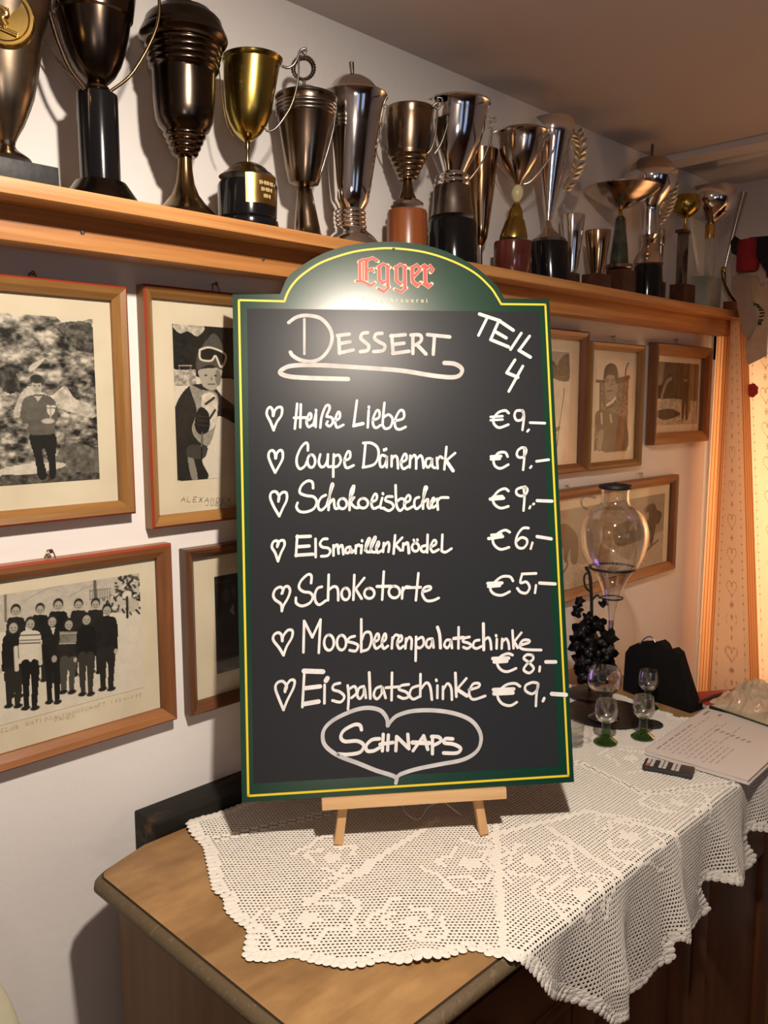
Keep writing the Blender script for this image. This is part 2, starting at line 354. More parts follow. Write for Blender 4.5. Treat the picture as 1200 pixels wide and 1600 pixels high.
# scallops along the border
def resample(P, step):
    P = [np.array(p) for p in P]+[np.array(P[0])]; out = []; acc = 0
    for a, b in zip(P, P[1:]):
        L = np.linalg.norm(b-a); n = max(1, int(round(L/step)))
        for k in range(n): out.append(a+(b-a)*k/n)
    return out
BR = 0.010                                    # radius of the bend over the edge
def fold(x, h):                               # outward swing of the hanging part
    k = np.clip(h/0.11, 0, 1)
    f = 0.014+0.016*np.sin(x*36+1.3)+0.005*np.sin(x*83+1.9)+0.008*np.clip((x-1.12)/0.1, 0, 1)
    return k*f
def surf(x, t):
    x = np.asarray(x, float); t = np.asarray(t, float)
    y = np.where(t > 0, TY0+t, TY0); z = np.full(x.shape, ZT+0.0012)
    z = z+0.0010*(1+np.sin(x*37+t*21)*np.sin(x*17-t*43))
    bumpy = np.exp(-((x-0.62)**2+(t-0.49)**2)/0.0006)*0.004+np.exp(-((x-0.63)**2+(t-0.07)**2)/0.0005)*0.006
    z = z+np.where(t > 0, bumpy, 0)
    s = -t+0.006; q = np.clip(s/(BR*math.pi/2), 0, 1); a = q*math.pi/2
    yb = TY0+0.006-BR*np.sin(a)-0.002; zb = z-BR*(1-np.cos(a)); h = np.clip(s-BR*math.pi/2, 0, None)
    fo = fold(x, h)
    yb = yb-fo*0.95; zb = zb-h*0.985
    xx = x+np.where(s > 0, np.clip(h/0.11, 0, 1)*0.010*np.cos(x*36+1.3), 0)
    return np.stack([xx, np.where(s > 0, yb, y), np.where(s > 0, zb, z)], -1)
seams = [((775, 1290), (787, 1497)), ((855, 1292), (968, 1367)), ((770, 1304), (920, 1267)), ((920, 1267), (1097, 1313)), ((685, 1280), (560, 1362)), ((560, 1362), (476, 1413)), ((340, 1310), (600, 1250)), ((600, 1250), (905, 1192)), ((905, 1192), (1005, 1240)), ((1005, 1240), (1150, 1222))]
SEAM = [(st(*a), st(*b)) for a, b in seams]
roses = [(483, 1436, 0.016), (735, 1350, 0.016), (832, 1345, 0.016), (985, 1308, 0.017), (640, 1440, 0.012), (905, 1395, 0.014), (1060, 1255, 0.014), (520, 1340, 0.014), (985, 1185, 0.014)]
ROS = [(*st(a, b), r) for a, b, r in roses]
P = 0.0051; cells = []
ang = {0: math.radians(-43), 1: math.radians(0)}
sa, sb2 = st(760, 1290), st(787, 1497)
for sec, A in ang.items():
    ca, sa_ = math.cos(A), math.sin(A); n = 330
    gi, gj = np.meshgrid(np.arange(-n, n), np.arange(-n, n)); gi = gi.ravel(); gj = gj.ravel()
    u = (gi+0.5*(gj % 2))*P; v = gj*P*1.08; X = 1.0+u*ca-v*sa_; T = 0.2+u*sa_+v*ca
    ok = (X > 0.45) & (X < 1.7) & (T > -0.24) & (T < 0.52)
    X, T, gi, gj = X[ok], T[ok], gi[ok], gj[ok]
    ok = inpoly(X, T, OUT); X, T, gi, gj = X[ok], T[ok], gi[ok], gj[ok]
    side = (sb2[0]-sa[0])*(T-sa[1])-(sb2[1]-sa[1])*(X-sa[0])
    ok = (side <= 0.0005) if sec == 0 else (side > -0.0005)
    X, T, gi, gj = X[ok], T[ok], gi[ok], gj[ok]
    fill = np.zeros(X.shape, bool); big = np.zeros(X.shape, bool)
    for a, b in SEAM[:6]:
        d = seg_dist(X, T, a, b); fill |= d < 0.0045
    for a, b in SEAM[6:]:
        d = seg_dist(X, T, a, b); fill |= (d > 0.003) & (d < 0.0075); big |= d < 0.003
    for cx, cy, r in ROS:
        d = np.hypot(X-cx, T-cy); th = np.arctan2(T-cy, X-cx); fill |= d < r*(0.8+0.2*np.cos(5*th))
        fill |= (np.abs(d-r*2.3*(1+0.16*np.cos(6*th))) < 0.0035) & (np.cos(3*th+cx*9) > -0.55)
        fill |= (np.abs(d-r*3.6*(1+0.12*np.cos(5*th+1))) < 0.003) & (np.cos(2*th+cx*23) > -0.1)
    bd = np.full(X.shape, 9.0)
    for i in range(len(OUT)): bd = np.minimum(bd, seg_dist(X, T, OUT[i], OUT[(i+1) % len(OUT)]))
    fill |= (bd > 0.007) & (bd < 0.0115)
    cells.append((X, T, fill, big, A, bd))
rng = np.random.default_rng(3)
VV = []; FF = []; base = 0
u8 = np.array([(-1, -1), (0, -1), (1, -1), (1, 0), (1, 1), (0, 1), (-1, 1), (-1, 0)], float)
for X, T, fill, big, A, bd in cells:
    n = len(X); ca, sa_ = math.cos(A), math.sin(A)
    def put(off, sx_, sz_, lift, idx):
        hx = off[:, 0][None, :]*sx_[:, None]; hy = off[:, 1][None, :]*sz_[:, None]
        xx = X[idx][:, None]+hx*ca-hy*sa_; tt = T[idx][:, None]+hx*sa_+hy*ca
        Q = surf(xx, tt); Q2 = surf(xx, tt-0.0008) ; lf = lift[:, None] if np.ndim(lift) == 1 else lift
        # lift along the local normal: up on the table, outward on the drop
        k = np.clip((-tt+0.004)/0.014, 0, 1); Q[..., 2] += lf*(1-k); Q[..., 1] -= lf*k
        return Q
    io = np.where(~fill)[0]; m_ = len(io)
    jit = rng.uniform(0.85, 1.18, m_)
    hw = np.full(m_, P*0.5*1.04); hh = np.full(m_, P*0.54*1.04)
    outer = put(u8, hw, hh, 0.0004, io)
    mid = put(u8*0.84, hw, hh, 0.0009, io)
    g = np.where(big[io], 0.76, 0.54)*jit
    g = np.where(T[io] < 0.0, np.minimum(g*1.12, .80), g)
    inn = u8*np.array([1.04, 0.80])
    c8 = inn.copy(); c8[[0, 2, 4, 6]] *= 0.80
    inner = put(c8, hw*g, hh*g, 0.0001, io)
    V3 = np.concatenate([outer, mid, inner], 1).reshape(-1, 3)
    idx = base+np.arange(m_)[:, None]*24
    for k in range(8):
        j = (k+1) % 8
        FF.append(np.stack([idx[:, 0]+k, idx[:, 0]+j, idx[:, 0]+8+j, idx[:, 0]+8+k], -1))
        FF.append(np.stack([idx[:, 0]+8+k, idx[:, 0]+8+j, idx[:, 0]+16+j, idx[:, 0]+16+k], -1))
    VV.append(V3); base += len(V3)
    io = np.where(fill)[0]; m_ = len(io)
    if m_:
        hw = np.full(m_, P*0.54); hh = np.full(m_, P*0.58)
        outer = put(u8, hw, hh, 0.0005, io); cen = put(u8*0.45, hw, hh, 0.0013, io)
        V3 = np.concatenate([outer, cen], 1).reshape(-1, 3); idx = base+np.arange(m_)[:, None]*16
        for k in range(8):
            j = (k+1) % 8; FF.append(np.stack([idx[:, 0]+k, idx[:, 0]+j, idx[:, 0]+8+j, idx[:, 0]+8+k], -1))
        for q in ((8, 9, 10, 15), (15, 10, 11, 14), (14, 11, 12, 13)):
            FF.append(np.stack([idx[:, 0]+c for c in q], -1))
        VV.append(V3); base += len(V3)
def big_mesh(name, V, Fq):
    me = bpy.data.meshes.new(name); V = np.ascontiguousarray(V, np.float32); Fq = np.ascontiguousarray(Fq, np.int32)
    me.vertices.add(len(V)); me.vertices.foreach_set('co', V.ravel()); nf, k = Fq.shape
    me.loops.add(nf*k); me.loops.foreach_set('vertex_index', Fq.ravel()); me.polygons.add(nf)
    me.polygons.foreach_set('loop_start', np.arange(0, nf*k, k, dtype=np.int32)); me.polygons.foreach_set('loop_total', np.full(nf, k, np.int32))
    me.update(calc_edges=True); me.validate(); return me
M_lace = mat('cotton_lace', (0.82, 0.78, 0.71), 0.9, bump=0.3, bscale=900, spec=0.15)
me = big_mesh('tablecloth', np.concatenate(VV), np.concatenate(FF))
cloth = link('lace_tablecloth', me, M_lace, None, 0, label='white crocheted lace tablecloth draped over the front edge of the sideboard', cat='tablecloth')
# crocheted border: rounded shells set side by side along the hem
bm = bmesh.new(); rs = resample(OUT, 0.0095)
for i, p in enumerate(rs):
    q = rs[(i+1) % len(rs)]; d = q-p; L = np.linalg.norm(d)
    if L < 1e-6: continue
    d = d/L; nrm = np.array([d[1], -d[0]]); c = (p+q)/2
    for (o, rr, hgt) in ((0.0, 0.0058, 0.0017), (-0.0055, 0.0046, 0.0014)):
        cc = c+nrm*o; ring_o = []; ring_i = []
        for k in range(10):
            a = 2*math.pi*k/10; e = d*math.cos(a)*rr*0.95+nrm*math.sin(a)*rr
            pp = cc+e; pi_ = cc+e*0.55
            s0 = surf(pp[0], pp[1]); s1 = surf(pi_[0], pi_[1]); kk = min(max((-pp[1]+0.004)/0.014, 0), 1)
            lift = hgt*(0.85+0.3*math.sin(i*2.1))
            s0 = s0+np.array([0, -0.0002*kk, 0.0002*(1-kk)]); s1 = s1+np.array([0, -lift*kk, lift*(1-kk)])
            ring_o.append(bm.verts.new(s0)); ring_i.append(bm.verts.new(s1))
        for k in range(10):
            j = (k+1) % 10; bm.faces.new((ring_o[k], ring_o[j], ring_i[j], ring_i[k]))
        bm.faces.new(ring_i)
M_lace2 = mat('cotton_edging', (0.82, 0.785, 0.72), 0.9, bump=0.6, bscale=500, spec=0.15)
fin('scalloped_edging', bm, M_lace2, cloth, 0)

# ------------------------------------------------------------------ menu board and easel
XB = np.array([.787, -.617, 0.0]); XB /= np.linalg.norm(XB)
YB = np.array([.13, .172, .977]); YB -= XB*(YB@XB); YB /= np.linalg.norm(YB); NB = np.cross(XB, YB)
MID = np.array([.804, -.3235, ZT+0.0030]); PB = MID+YB*.055+NB*.010
def buv(px, py):
    d = ray(px, py); t = ((PB-CAM)@NB)/(d@NB); q = CAM+d*t-PB; return np.array([q@XB, q@YB])
def frame_mat(org):
    mm = Matrix.Identity(4)
    for i in range(3):
        mm[i][0] = XB[i]; mm[i][1] = -NB[i]; mm[i][2] = YB[i]; mm[i][3] = org[i]
    return mm
board = empty('menu_board', (0, 0, 0), 'tall green-edged blackboard with arched top and chalked dessert menu on an easel', 'menu board')
board.matrix_world = frame_mat(PB)
def cc(ox, oy, s): return lambda x, y: (ox+x/s, oy+y/s)
ca_ = cc(360, 370, 1200/520.)
U = lambda pts, f=ca_: [buv(*f(*p)) for p in pts]
arch = cr(U([(180, 206), (190, 180), (215, 137), (300, 77), (400, 37), (520, 19), (640, 21), (760, 46), (870, 100), (950, 165), (975, 200), (987, 222)]), 5)
mirror_fix = arch
TLb, TRb, BRb, BLb = buv(363, 460), buv(858, 467), buv(897, 1222), buv(378, 1254)
outl = [TLb]+list(arch)+[TRb, BRb, BLb]
M_green = mat('board_green', (0.004, 0.040, 0.020), 0.24, spec=0.55)
M_slateb = mat('board_slate', (0.023, 0.025, 0.029), 0.32, spec=0.15)
M_yellow = mat('board_yellow', (0.80, 0.62, 0.03), 0.45)
M_pale = mat('print_cream', (0.80, 0.66, 0.36), 0.45)
M_red = mat('print_red', (0.50, 0.015, 0.02), 0.45)
M_chalk = mat('chalk_marker', (0.84, 0.83, 0.82), 0.75, col2=(0.72, 0.71, 0.71), nscale=60)
bm = bmesh.new()
fr_ = [bm.verts.new((u, 0, v)) for u, v in outl]; bk = [bm.verts.new((u, 0.005, v)) for u, v in outl]
bm.faces.new(fr_); bm.faces.new(bk[::-1])
for i in range(len(fr_)):
    j = (i+1) % len(fr_); bm.faces.new((fr_[i], fr_[j], bk[j], bk[i]))
fin('board_panel', bm, M_green, board)
def flat_poly(name, pts, y, m, parent=board, th=0.0002):
    bm = bmesh.new(); f = [bm.verts.new((p[0], y, p[1])) for p in pts]; b = [bm.verts.new((p[0], y+th, p[1])) for p in pts]
    bm.faces.new(f); bm.faces.new(b[::-1])
    for i in range(len(f)):
        j = (i+1) % len(f); bm.faces.new((f[i], f[j], b[j], b[i]))
    return fin(name, bm, m, parent)
flat_poly('slate_field', [buv(386, 482), buv(843, 487.5), buv(873, 1197), buv(396, 1224)], -0.0003, M_slateb)
def ribbon(bm, pts, wd, y, caps=True, wv=0.0, closed=False):
    P = [np.array(p, float) for p in pts]
    Q = [P[0]]
    for p in P[1:]:
        if np.linalg.norm(p-Q[-1]) > 1e-5: Q.append(p)
    P = Q; n = len(P)
    if n < 2: return
    Ls = []; Rs = []
    for i, p in enumerate(P):
        a = P[i-1] if i > 0 or closed else p; b = P[(i+1) % n] if i < n-1 or closed else p
        t = b-a; t = t/max(np.linalg.norm(t), 1e-9); nn = np.array([-t[1], t[0]])
        # slanted chisel tip: strokes along one diagonal are thicker
        k = wd*0.5*(1+wv*abs(nn[0]*0.5+nn[1]*0.87)-wv*0.5)
        Ls.append(bm.verts.new((p[0]+nn[0]*k, y, p[1]+nn[1]*k))); Rs.append(bm.verts.new((p[0]-nn[0]*k, y, p[1]-nn[1]*k)))
    for i in range(n if closed else n-1):
        j = (i+1) % n; bm.faces.new((Ls[i], Rs[i], Rs[j], Ls[j]))
    if caps and not closed:
        for e, s in ((0, -1), (n-1, 1)):
            t = P[1]-P[0] if e == 0 else P[-1]-P[-2]; t = t/np.linalg.norm(t)*s; nn = np.array([-t[1], t[0]]); r = np.linalg.norm((Vector(Ls[e].co)-Vector(Rs[e].co)))*0.5
            vs = [bm.verts.new((P[e][0]+(nn[0]*math.cos(a)+t[0]*math.sin(a))*r, y, P[e][1]+(nn[1]*math.cos(a)+t[1]*math.sin(a))*r)) for a in [math.pi*k/6 for k in range(7)]]
            bm.faces.new(vs)
yl = [(30, 228), (195, 233)]
yarc = cr(U([(195, 233), (205, 205), (225, 172), (262, 135), (330, 92), (430, 58), (510, 45), (590, 42), (700, 56), (800, 88), (880, 130), (935, 180), (960, 215), (976, 243)]), 5)
ypts = [buv(373.2, 469)]+list(yarc)+[buv(852, 476), buv(888, 1212), buv(388, 1243.5)]
bm = bmesh.new()
for a, b in ((ypts[0], ypts[1]), (ypts[-4], ypts[-3]), (ypts[-3], ypts[-2]), (ypts[-2], ypts[-1]), (ypts[-1], ypts[0])): ribbon(bm, [a, b], 0.0030, -0.0004)
ribbon(bm, yarc, 0.0030, -0.0004, False)
fin('yellow_line', bm, M_yellow, board)
hp = buv(615, 389.5)
bm = bmesh.new(); bmesh.ops.create_circle(bm, cap_ends=True, segments=16, radius=0.0022, matrix=Matrix.Translation((hp[0], -0.0007, hp[1])) @ Matrix.Rotation(math.pi/2, 4, 'X'))
fin('hanging_hole', bm, M_blackmatt, board)

def writing(name, blocks, mtl, wd, y0=-0.0007, wv=0.25, parent=board, mp=buv):
    bms = {}; k = 0; last = None
    moos = any(f is cI for f, _ in blocks) and any(f is cG for f, _ in blocks)
    for f, strokes in blocks:
        for s in strokes:
            w_ = wd
            if isinstance(s, tuple) and isinstance(s[0], (int, float)): w_, s = wd*s[0], s[1]
            q0 = f(*s[0]); key = name
            if name == 'chalk_menu_line':
                key = 'chalk_heart' if k < 2 else ('chalk_price' if (q0[0] > 757 and not (moos and f is cG)) else 'chalk_words')
            elif name == 'chalk_heading': key = 'chalk_word'
            bm = bms.setdefault(key, bmesh.new())
            P = [mp(*f(*p)) for p in s]
            ribbon(bm, cr(P, 5) if len(P) > 2 else P, w_, y0-0.000012*(k % 40), True, wv); k += 1
    return [fin(n_, bm, mtl, parent) for n_, bm in bms.items()]
def ov(cx, cy, rx, ry, a0=-100, n=14): return [(cx+rx*math.cos(math.radians(a0+360*i/n)), cy+ry*math.sin(math.radians(a0+360*i/n))) for i in range(n+1)]
cA = cc(430, 470, 1200/420.); cB = cc(400, 620, 5.); cC = cc(630, 620, 5.); cD = cc(400, 740, 5.); cE = cc(630, 740, 5.)
cF = cc(400, 880, 5.); cG = cc(630, 880, 5.); cH = cc(400, 1030, 5.); cI = cc(630, 980, 1200/260.); cJ = cc(490, 1090, 1200/280.)
M_chalk2 = mat('chalk_marker_thin', (0.62, 0.62, 0.64), 0.7, col2=(0.48, 0.48, 0.50), nscale=40)
M_chalk3 = mat('chalk_marker_soft', (0.66, 0.64, 0.61), 0.7, col2=(0.5, 0.48, 0.46), nscale=50)
writing('chalk_heading', [(cA, [[(60, 98), (95, 74), (140, 66), (200, 78), (240, 118), (254, 165), (240, 215), (205, 256), (160, 272), (110, 264), (78, 245), (68, 230)],
  (.7, [(130, 82), (130, 238)]), [(283, 155), (287, 236)], [(278, 156), (330, 150)], [(288, 192), (334, 184)], [(286, 234), (348, 220)],
  [(412, 143), (388, 148), (382, 168), (398, 184), (416, 200), (412, 222), (380, 228)], [(476, 146), (450, 150), (444, 170), (464, 185), (488, 200), (482, 222), (440, 228)],
  [(520, 155), (526, 236)], [(516, 158), (580, 152)], [(524, 196), (574, 190)], [(524, 236), (596, 226)], [(614, 160), (614, 236)], [(606, 154), (645, 154), (652, 176), (632, 195), (616, 198)], [(632, 196), (672, 238)], [(710, 166), (705, 240)], [(680, 152), (778, 162)]])], M_chalk3, 0.0050)
writing('chalk_underline', [(cA, [(1.1, [(755, 278), (800, 282), (832, 303), (826, 330), (790, 342), (700, 334), (560, 312), (400, 300), (200, 288), (80, 290), (35, 305), (22, 322), (60, 338), (150, 345), (325, 350)])])], M_chalk3, 0.0054)
writing('chalk_corner_note', [(cA, [[(912, 60), (1003, 90)], [(945, 78), (907, 155)], [(995, 96), (962, 172)], [(1003, 92), (1062, 132)], [(985, 140), (1030, 166)], [(962, 174), (1040, 206)], [(1098, 145), (1050, 218)], [(1135, 158), (1088, 222)], [(1088, 222), (1138, 252)], [(1070, 264), (1034, 320)], [(1034, 322), (1082, 342)], [(1105, 292), (1042, 405)]])], M_chalk, 0.0046)
def heart(p): return p
H1 = [(133, 150), (130, 108), (112, 82), (90, 98), (85, 140), (112, 195), (138, 262)]; H1b = [(138, 262), (162, 200), (198, 145), (202, 88), (170, 84), (145, 112), (136, 150)]
e_ = lambda x0, x1, yt, yb, tail=12: [(x0+4, (yt+yb)/2+6), (x1-10, (yt+yb)/2-14), (x1-8, yt+8), ((x0+x1)/2, yt+3), (x0+3, (yt+yb)/2), (x0+8, yb-18), ((x0+x1)/2, yb-2), (x1+tail, yb-22)]
W = 0.0036
writing('chalk_menu_line', [(cB, [H1, H1b, [(322, 55), (303, 250)], [(350, 60), (345, 240)], [(298, 165), (388, 163)], e_(392, 438, 130, 238, 8), [(468, 130), (448, 225)], [(468, 135), (466, 236)], [(468, 104), (470, 112)],
  [(502, 242), (512, 160), (540, 82), (565, 66), (575, 92), (552, 145)], [(552, 155), (592, 165), (600, 200), (575, 230), (550, 214), (560, 192)], e_(615, 662, 120, 242, 20),
  [(788, 30), (762, 232)], (1.3, [(764, 226), (835, 210)]), [(880, 108), (872, 240)], [(881, 78), (882, 88)], e_(910, 970, 108, 245, 2), [(1003, 48), (993, 150), (988, 220)], [(992, 165), (1035, 140), (1066, 175), (1050, 235), (1010, 250), (988, 222)], e_(1082, 1160, 108, 258, 8)]),
  (cC, [[(822, 128), (795, 108), (742, 124), (704, 172), (710, 215), (750, 242), (820, 218)], (.9, [(682, 158), (775, 152)]), (.9, [(682, 184), (775, 178)]), [(920, 108), (882, 112), (868, 148), (885, 184), (925, 178), (940, 130), (925, 104), (942, 150), (930, 260)], [(980, 258), (968, 272)], [(990, 203), (1105, 207)]])], M_chalk, W)
writing('chalk_menu_line', [(cB, [[(152, 482), (148, 442), (130, 420), (105, 430), (98, 470), (120, 530), (150, 592)], [(150, 592), (180, 540), (208, 482), (206, 428), (184, 420), (162, 445), (155, 482)],
  [(405, 420), (404, 372), (385, 362), (350, 400), (320, 470), (320, 530), (345, 564), (382, 540), (395, 510)], ov(432, 503, 30, 50), [(502, 450), (490, 510), (508, 548), (535, 540), (556, 500), (562, 450)], [(562, 455), (560, 540), (590, 545)], [(608, 450), (604, 540), (603, 625)], [(608, 470), (645, 455), (662, 498), (640, 540), (605, 550)], e_(688, 742, 428, 558, 20),
  [(855, 365), (838, 548)], [(838, 362), (900, 362), (950, 400), (955, 470), (920, 530), (835, 552)], [(1012, 465), (980, 458), (966, 500), (974, 546), (1000, 540), (1018, 500), (1022, 462), (1020, 552)], [(1000, 412), (1000, 420)], [(1016, 406), (1015, 414)], [(1060, 462), (1058, 545)], [(1060, 490), (1085, 462), (1104, 485), (1108, 560)], e_(1130, 1182, 448, 565, 8)]),
  (cC, [[(55, 460), (50, 552)], [(55, 490), (85, 456), (100, 485), (100, 562)], [(104, 490), (132, 460), (150, 485), (158, 556)], [(214, 482), (182, 488), (174, 530), (195, 552), (218, 520), (224, 480), (226, 540), (246, 556)], [(262, 478), (268, 560)], [(265, 500), (285, 468), (306, 480)], [(337, 392), (320, 568)], [(405, 440), (334, 500)], (1.3, [(336, 502), (388, 578)]),
  [(814, 468), (795, 436), (742, 440), (706, 492), (716, 540), (760, 560), (820, 530)], (1.1, [(685, 468), (762, 464)]), (1.1, [(685, 488), (752, 484)]), [(950, 404), (925, 398), (895, 420), (886, 452), (903, 474), (940, 468), (960, 424), (945, 400), (944, 480), (935, 572)], [(1000, 543), (990, 556)], [(1040, 505), (1135, 492)]])], M_chalk, W)
writing('chalk_menu_line', [(cD, [[(175, 218), (180, 178), (155, 142), (120, 150), (112, 192), (140, 260), (182, 332)], [(182, 332), (210, 270), (240, 205), (237, 152), (206, 148), (180, 180), (175, 218)],
  [(446, 115), (440, 68), (402, 58), (355, 95), (342, 148), (390, 172), (450, 182), (474, 222), (450, 275), (390, 300), (340, 295), (316, 262), (325, 228)], [(545, 168), (510, 187), (486, 232), (490, 274), (515, 284), (550, 252)], [(552, 245), (585, 140), (602, 92), (592, 82), (578, 150), (566, 285)], [(570, 240), (604, 200), (612, 250), (622, 274), (642, 270)], ov(675, 235, 34, 40),
  [(733, 200), (742, 130), (765, 94), (758, 150), (735, 192), (730, 285)], [(735, 212), (768, 184), (742, 226), (770, 262), (798, 268)], ov(836, 232, 38, 38), e_(898, 950, 160, 275, 20), [(986, 190), (970, 262), (1000, 270)], [(990, 155), (992, 160)], [(1064, 180), (1022, 182), (1012, 210), (1058, 230), (1074, 262), (1040, 290), (1002, 275)], [(1090, 92), (1092, 180), (1100, 258), (1125, 290), (1156, 258), (1165, 212), (1132, 196), (1098, 222)]]),
  (cE, [e_(5, 60, 170, 280, 12), [(122, 185), (92, 200), (86, 248), (106, 276), (146, 240)], [(146, 235), (170, 150), (185, 112), (168, 108), (158, 180), (154, 275)], [(160, 225), (192, 200), (190, 250), (206, 272), (226, 240)], e_(212, 250, 190, 268, 12), [(264, 198), (270, 282)], [(265, 222), (290, 190), (350, 188)],
  [(820, 136), (792, 118), (742, 138), (702, 190), (712, 240), (760, 270), (820, 256)], (1.3, [(680, 200), (782, 192)]), (1.1, [(700, 184), (772, 178)]), [(960, 112), (928, 108), (885, 126), (886, 160), (922, 176), (958, 158), (968, 122), (940, 105), (946, 180), (938, 290)], [(1014, 240), (1020, 236)], [(992, 256), (984, 272)], (1.2, [(1045, 212), (1160, 216)])])], M_chalk, W)
writing('chalk_menu_line', [(cD, [[(165, 572), (175, 546), (162, 525), (135, 535), (124, 575), (150, 620), (172, 684)], [(172, 684), (195, 620), (222, 562), (218, 526), (192, 524), (170, 548), (166, 572)],
  [(322, 485), (312, 645)], (1.2, [(320, 494), (424, 490)]), (1.2, [(320, 572), (414, 566)]), (1.2, [(312, 638), (444, 630)]), [(465, 510), (466, 652)], [(556, 510), (522, 514), (500, 548), (518, 574), (562, 582), (580, 606), (560, 640), (510, 646)],
  [(605, 560), (605, 640)], [(605, 585), (635, 555), (645, 625)], [(648, 580), (672, 560), (682, 630)], [(735, 572), (706, 582), (700, 614), (724, 618), (740, 582), (746, 618), (765, 600)], [(780, 562), (778, 622)], [(780, 582), (798, 556), (812, 566)], [(826, 560), (820, 622)], [(828, 522), (829, 528)], [(850, 600), (888, 520), (878, 508), (858, 560), (864, 608), (892, 612)], [(892, 600), (932, 512), (925, 498), (898, 560), (904, 608), (930, 614)], e_(936, 968, 532, 620, 18), [(998, 542), (992, 612)], [(998, 572), (1028, 536), (1040, 560), (1034, 612)],
  [(1086, 482), (1074, 626)], [(1142, 500), (1090, 556)], [(1090, 558), (1128, 600)], [(1150, 545), (1146, 600)], [(1152, 562), (1184, 540), (1192, 622)]]),
  (cE, [[(2, 560), (30, 545), (40, 570), (46, 620)], ov(95, 575, 27, 32), [(82, 518), (83, 524)], [(110, 516), (111, 522)], [(172, 562), (145, 572), (140, 600), (165, 612), (186, 590)], [(190, 478), (186, 616)], e_(210, 262, 520, 615, 14), [(305, 478), (300, 600)], [(300, 605), (330, 614), (376, 586)],
  [(830, 458), (795, 442), (742, 465), (700, 512), (712, 560), (760, 592), (825, 576)], [(688, 480), (765, 475)], (1.2, [(666, 508), (775, 492)]), [(976, 426), (932, 428), (892, 478), (878, 538), (895, 576), (935, 582), (965, 548), (960, 512), (920, 500), (884, 530)], [(1008, 540), (994, 588)], (1.2, [(1045, 492), (1155, 510)])])], M_chalk, W)
writing('chalk_menu_line', [(cF, [[(200, 238), (210, 206), (190, 186), (152, 205), (135, 248), (150, 285), (195, 320), (202, 374)], [(202, 374), (215, 330), (250, 270), (266, 215), (250, 182), (222, 190), (205, 236)],
  [(430, 156), (432, 98), (402, 90), (350, 140), (336, 190), (370, 222), (420, 230), (444, 262), (420, 310), (360, 334), (315, 312), (312, 270)], [(514, 184), (480, 197), (460, 245), (466, 300), (496, 324), (545, 292)], [(568, 90), (562, 290)], [(566, 210), (608, 182), (638, 202), (642, 290)], ov(700, 240, 32, 46), [(768, 92), (760, 286)], [(846, 115), (778, 200)], [(778, 202), (824, 276)], ov(885, 235, 39, 40), [(998, 65), (985, 285)], (1.1, [(945, 182), (1055, 180)]), ov(1080, 225, 43, 46), [(1146, 190), (1140, 276)], [(1148, 215), (1172, 184), (1210, 190)]]),
  (cG, [[(118, 78), (98, 290)], [(22, 192), (135, 188)], [(150, 225), (210, 205), (208, 182), (165, 192), (148, 238), (178, 290), (228, 292), (276, 272)],
  [(856, 138), (832, 106), (770, 106), (712, 150), (680, 200), (710, 240), (770, 250), (830, 222)], (1.2, [(660, 158), (770, 154)]), (1.2, [(665, 182), (752, 174)]), [(928, 84), (1036, 80)], [(928, 84), (914, 152), (960, 146), (986, 188), (962, 232), (916, 226), (890, 196)], [(1036, 172), (1028, 232)], (1.2, [(1065, 155), (1185, 162)])])], M_chalk, W)
writing('chalk_menu_line', [(cF, [[(205, 608), (198, 560), (172, 542), (140, 562), (136, 602), (180, 660), (215, 718)], [(215, 718), (240, 650), (280, 580), (284, 528), (248, 524), (212, 570), (206, 608)],
  [(370, 696), (376, 452)], [(376, 452), (440, 578)], [(440, 578), (504, 440)], [(504, 440), (490, 700)], ov(570, 620, 38, 60), ov(668, 620, 36, 58), [(770, 570), (732, 582), (716, 610), (760, 622), (796, 642), (780, 684), (732, 680)], [(822, 438), (822, 692)], [(826, 600), (850, 545), (890, 542), (902, 600), (878, 668), (830, 686)], e_(918, 966, 552, 668, 6), e_(980, 1022, 552, 668, 8), [(1066, 580), (1060, 666)], [(1066, 600), (1086, 562), (1110, 564)], e_(1100, 1146, 565, 668, 6), [(1172, 588), (1166, 666)], [(1172, 615), (1195, 578), (1215, 600), (1212, 670)]]),
  (cG, [[(100, 575), (96, 762)], [(100, 602), (148, 578), (160, 628), (130, 662), (100, 650)], [(226, 590), (190, 597), (178, 640), (204, 660), (224, 620), (228, 592), (236, 658)], (1.2, [(267, 500), (284, 560), (290, 662)]), [(366, 600), (336, 602), (320, 640), (344, 662), (366, 630), (372, 600), (380, 662)], [(432, 500), (430, 666)], (1.2, [(395, 588), (470, 580)]), [(516, 576), (478, 586), (466, 610), (508, 624), (530, 644), (500, 666), (470, 656)], [(592, 600), (556, 610), (545, 650), (572, 666), (608, 650)], (1.2, [(625, 472), (628, 676)]), [(632, 602), (662, 580), (680, 610), (686, 672)], [(730, 592), (728, 666)], [(724, 562), (725, 570)], [(772, 590), (768, 666)], [(772, 615), (802, 590), (820, 620), (826, 670)], [(852, 525), (860, 664)], [(922, 542), (866, 612)], [(866, 612), (892, 660)], [(915, 640), (982, 618), (975, 600), (932, 604), (908, 645), (940, 672), (1075, 678)]]),
  (cI, [[(786, 200), (752, 190), (700, 212), (676, 260), (702, 305), (750, 320), (812, 296)], (1.3, [(645, 226), (758, 222)]), (1.3, [(655, 250), (745, 244)]), [(930, 202), (892, 198), (868, 224), (910, 258), (940, 298), (908, 330), (868, 306), (895, 262), (935, 232), (932, 203)], [(985, 284), (981, 318)], (1.3, [(1028, 250), (1098, 250)])])], M_chalk, W)
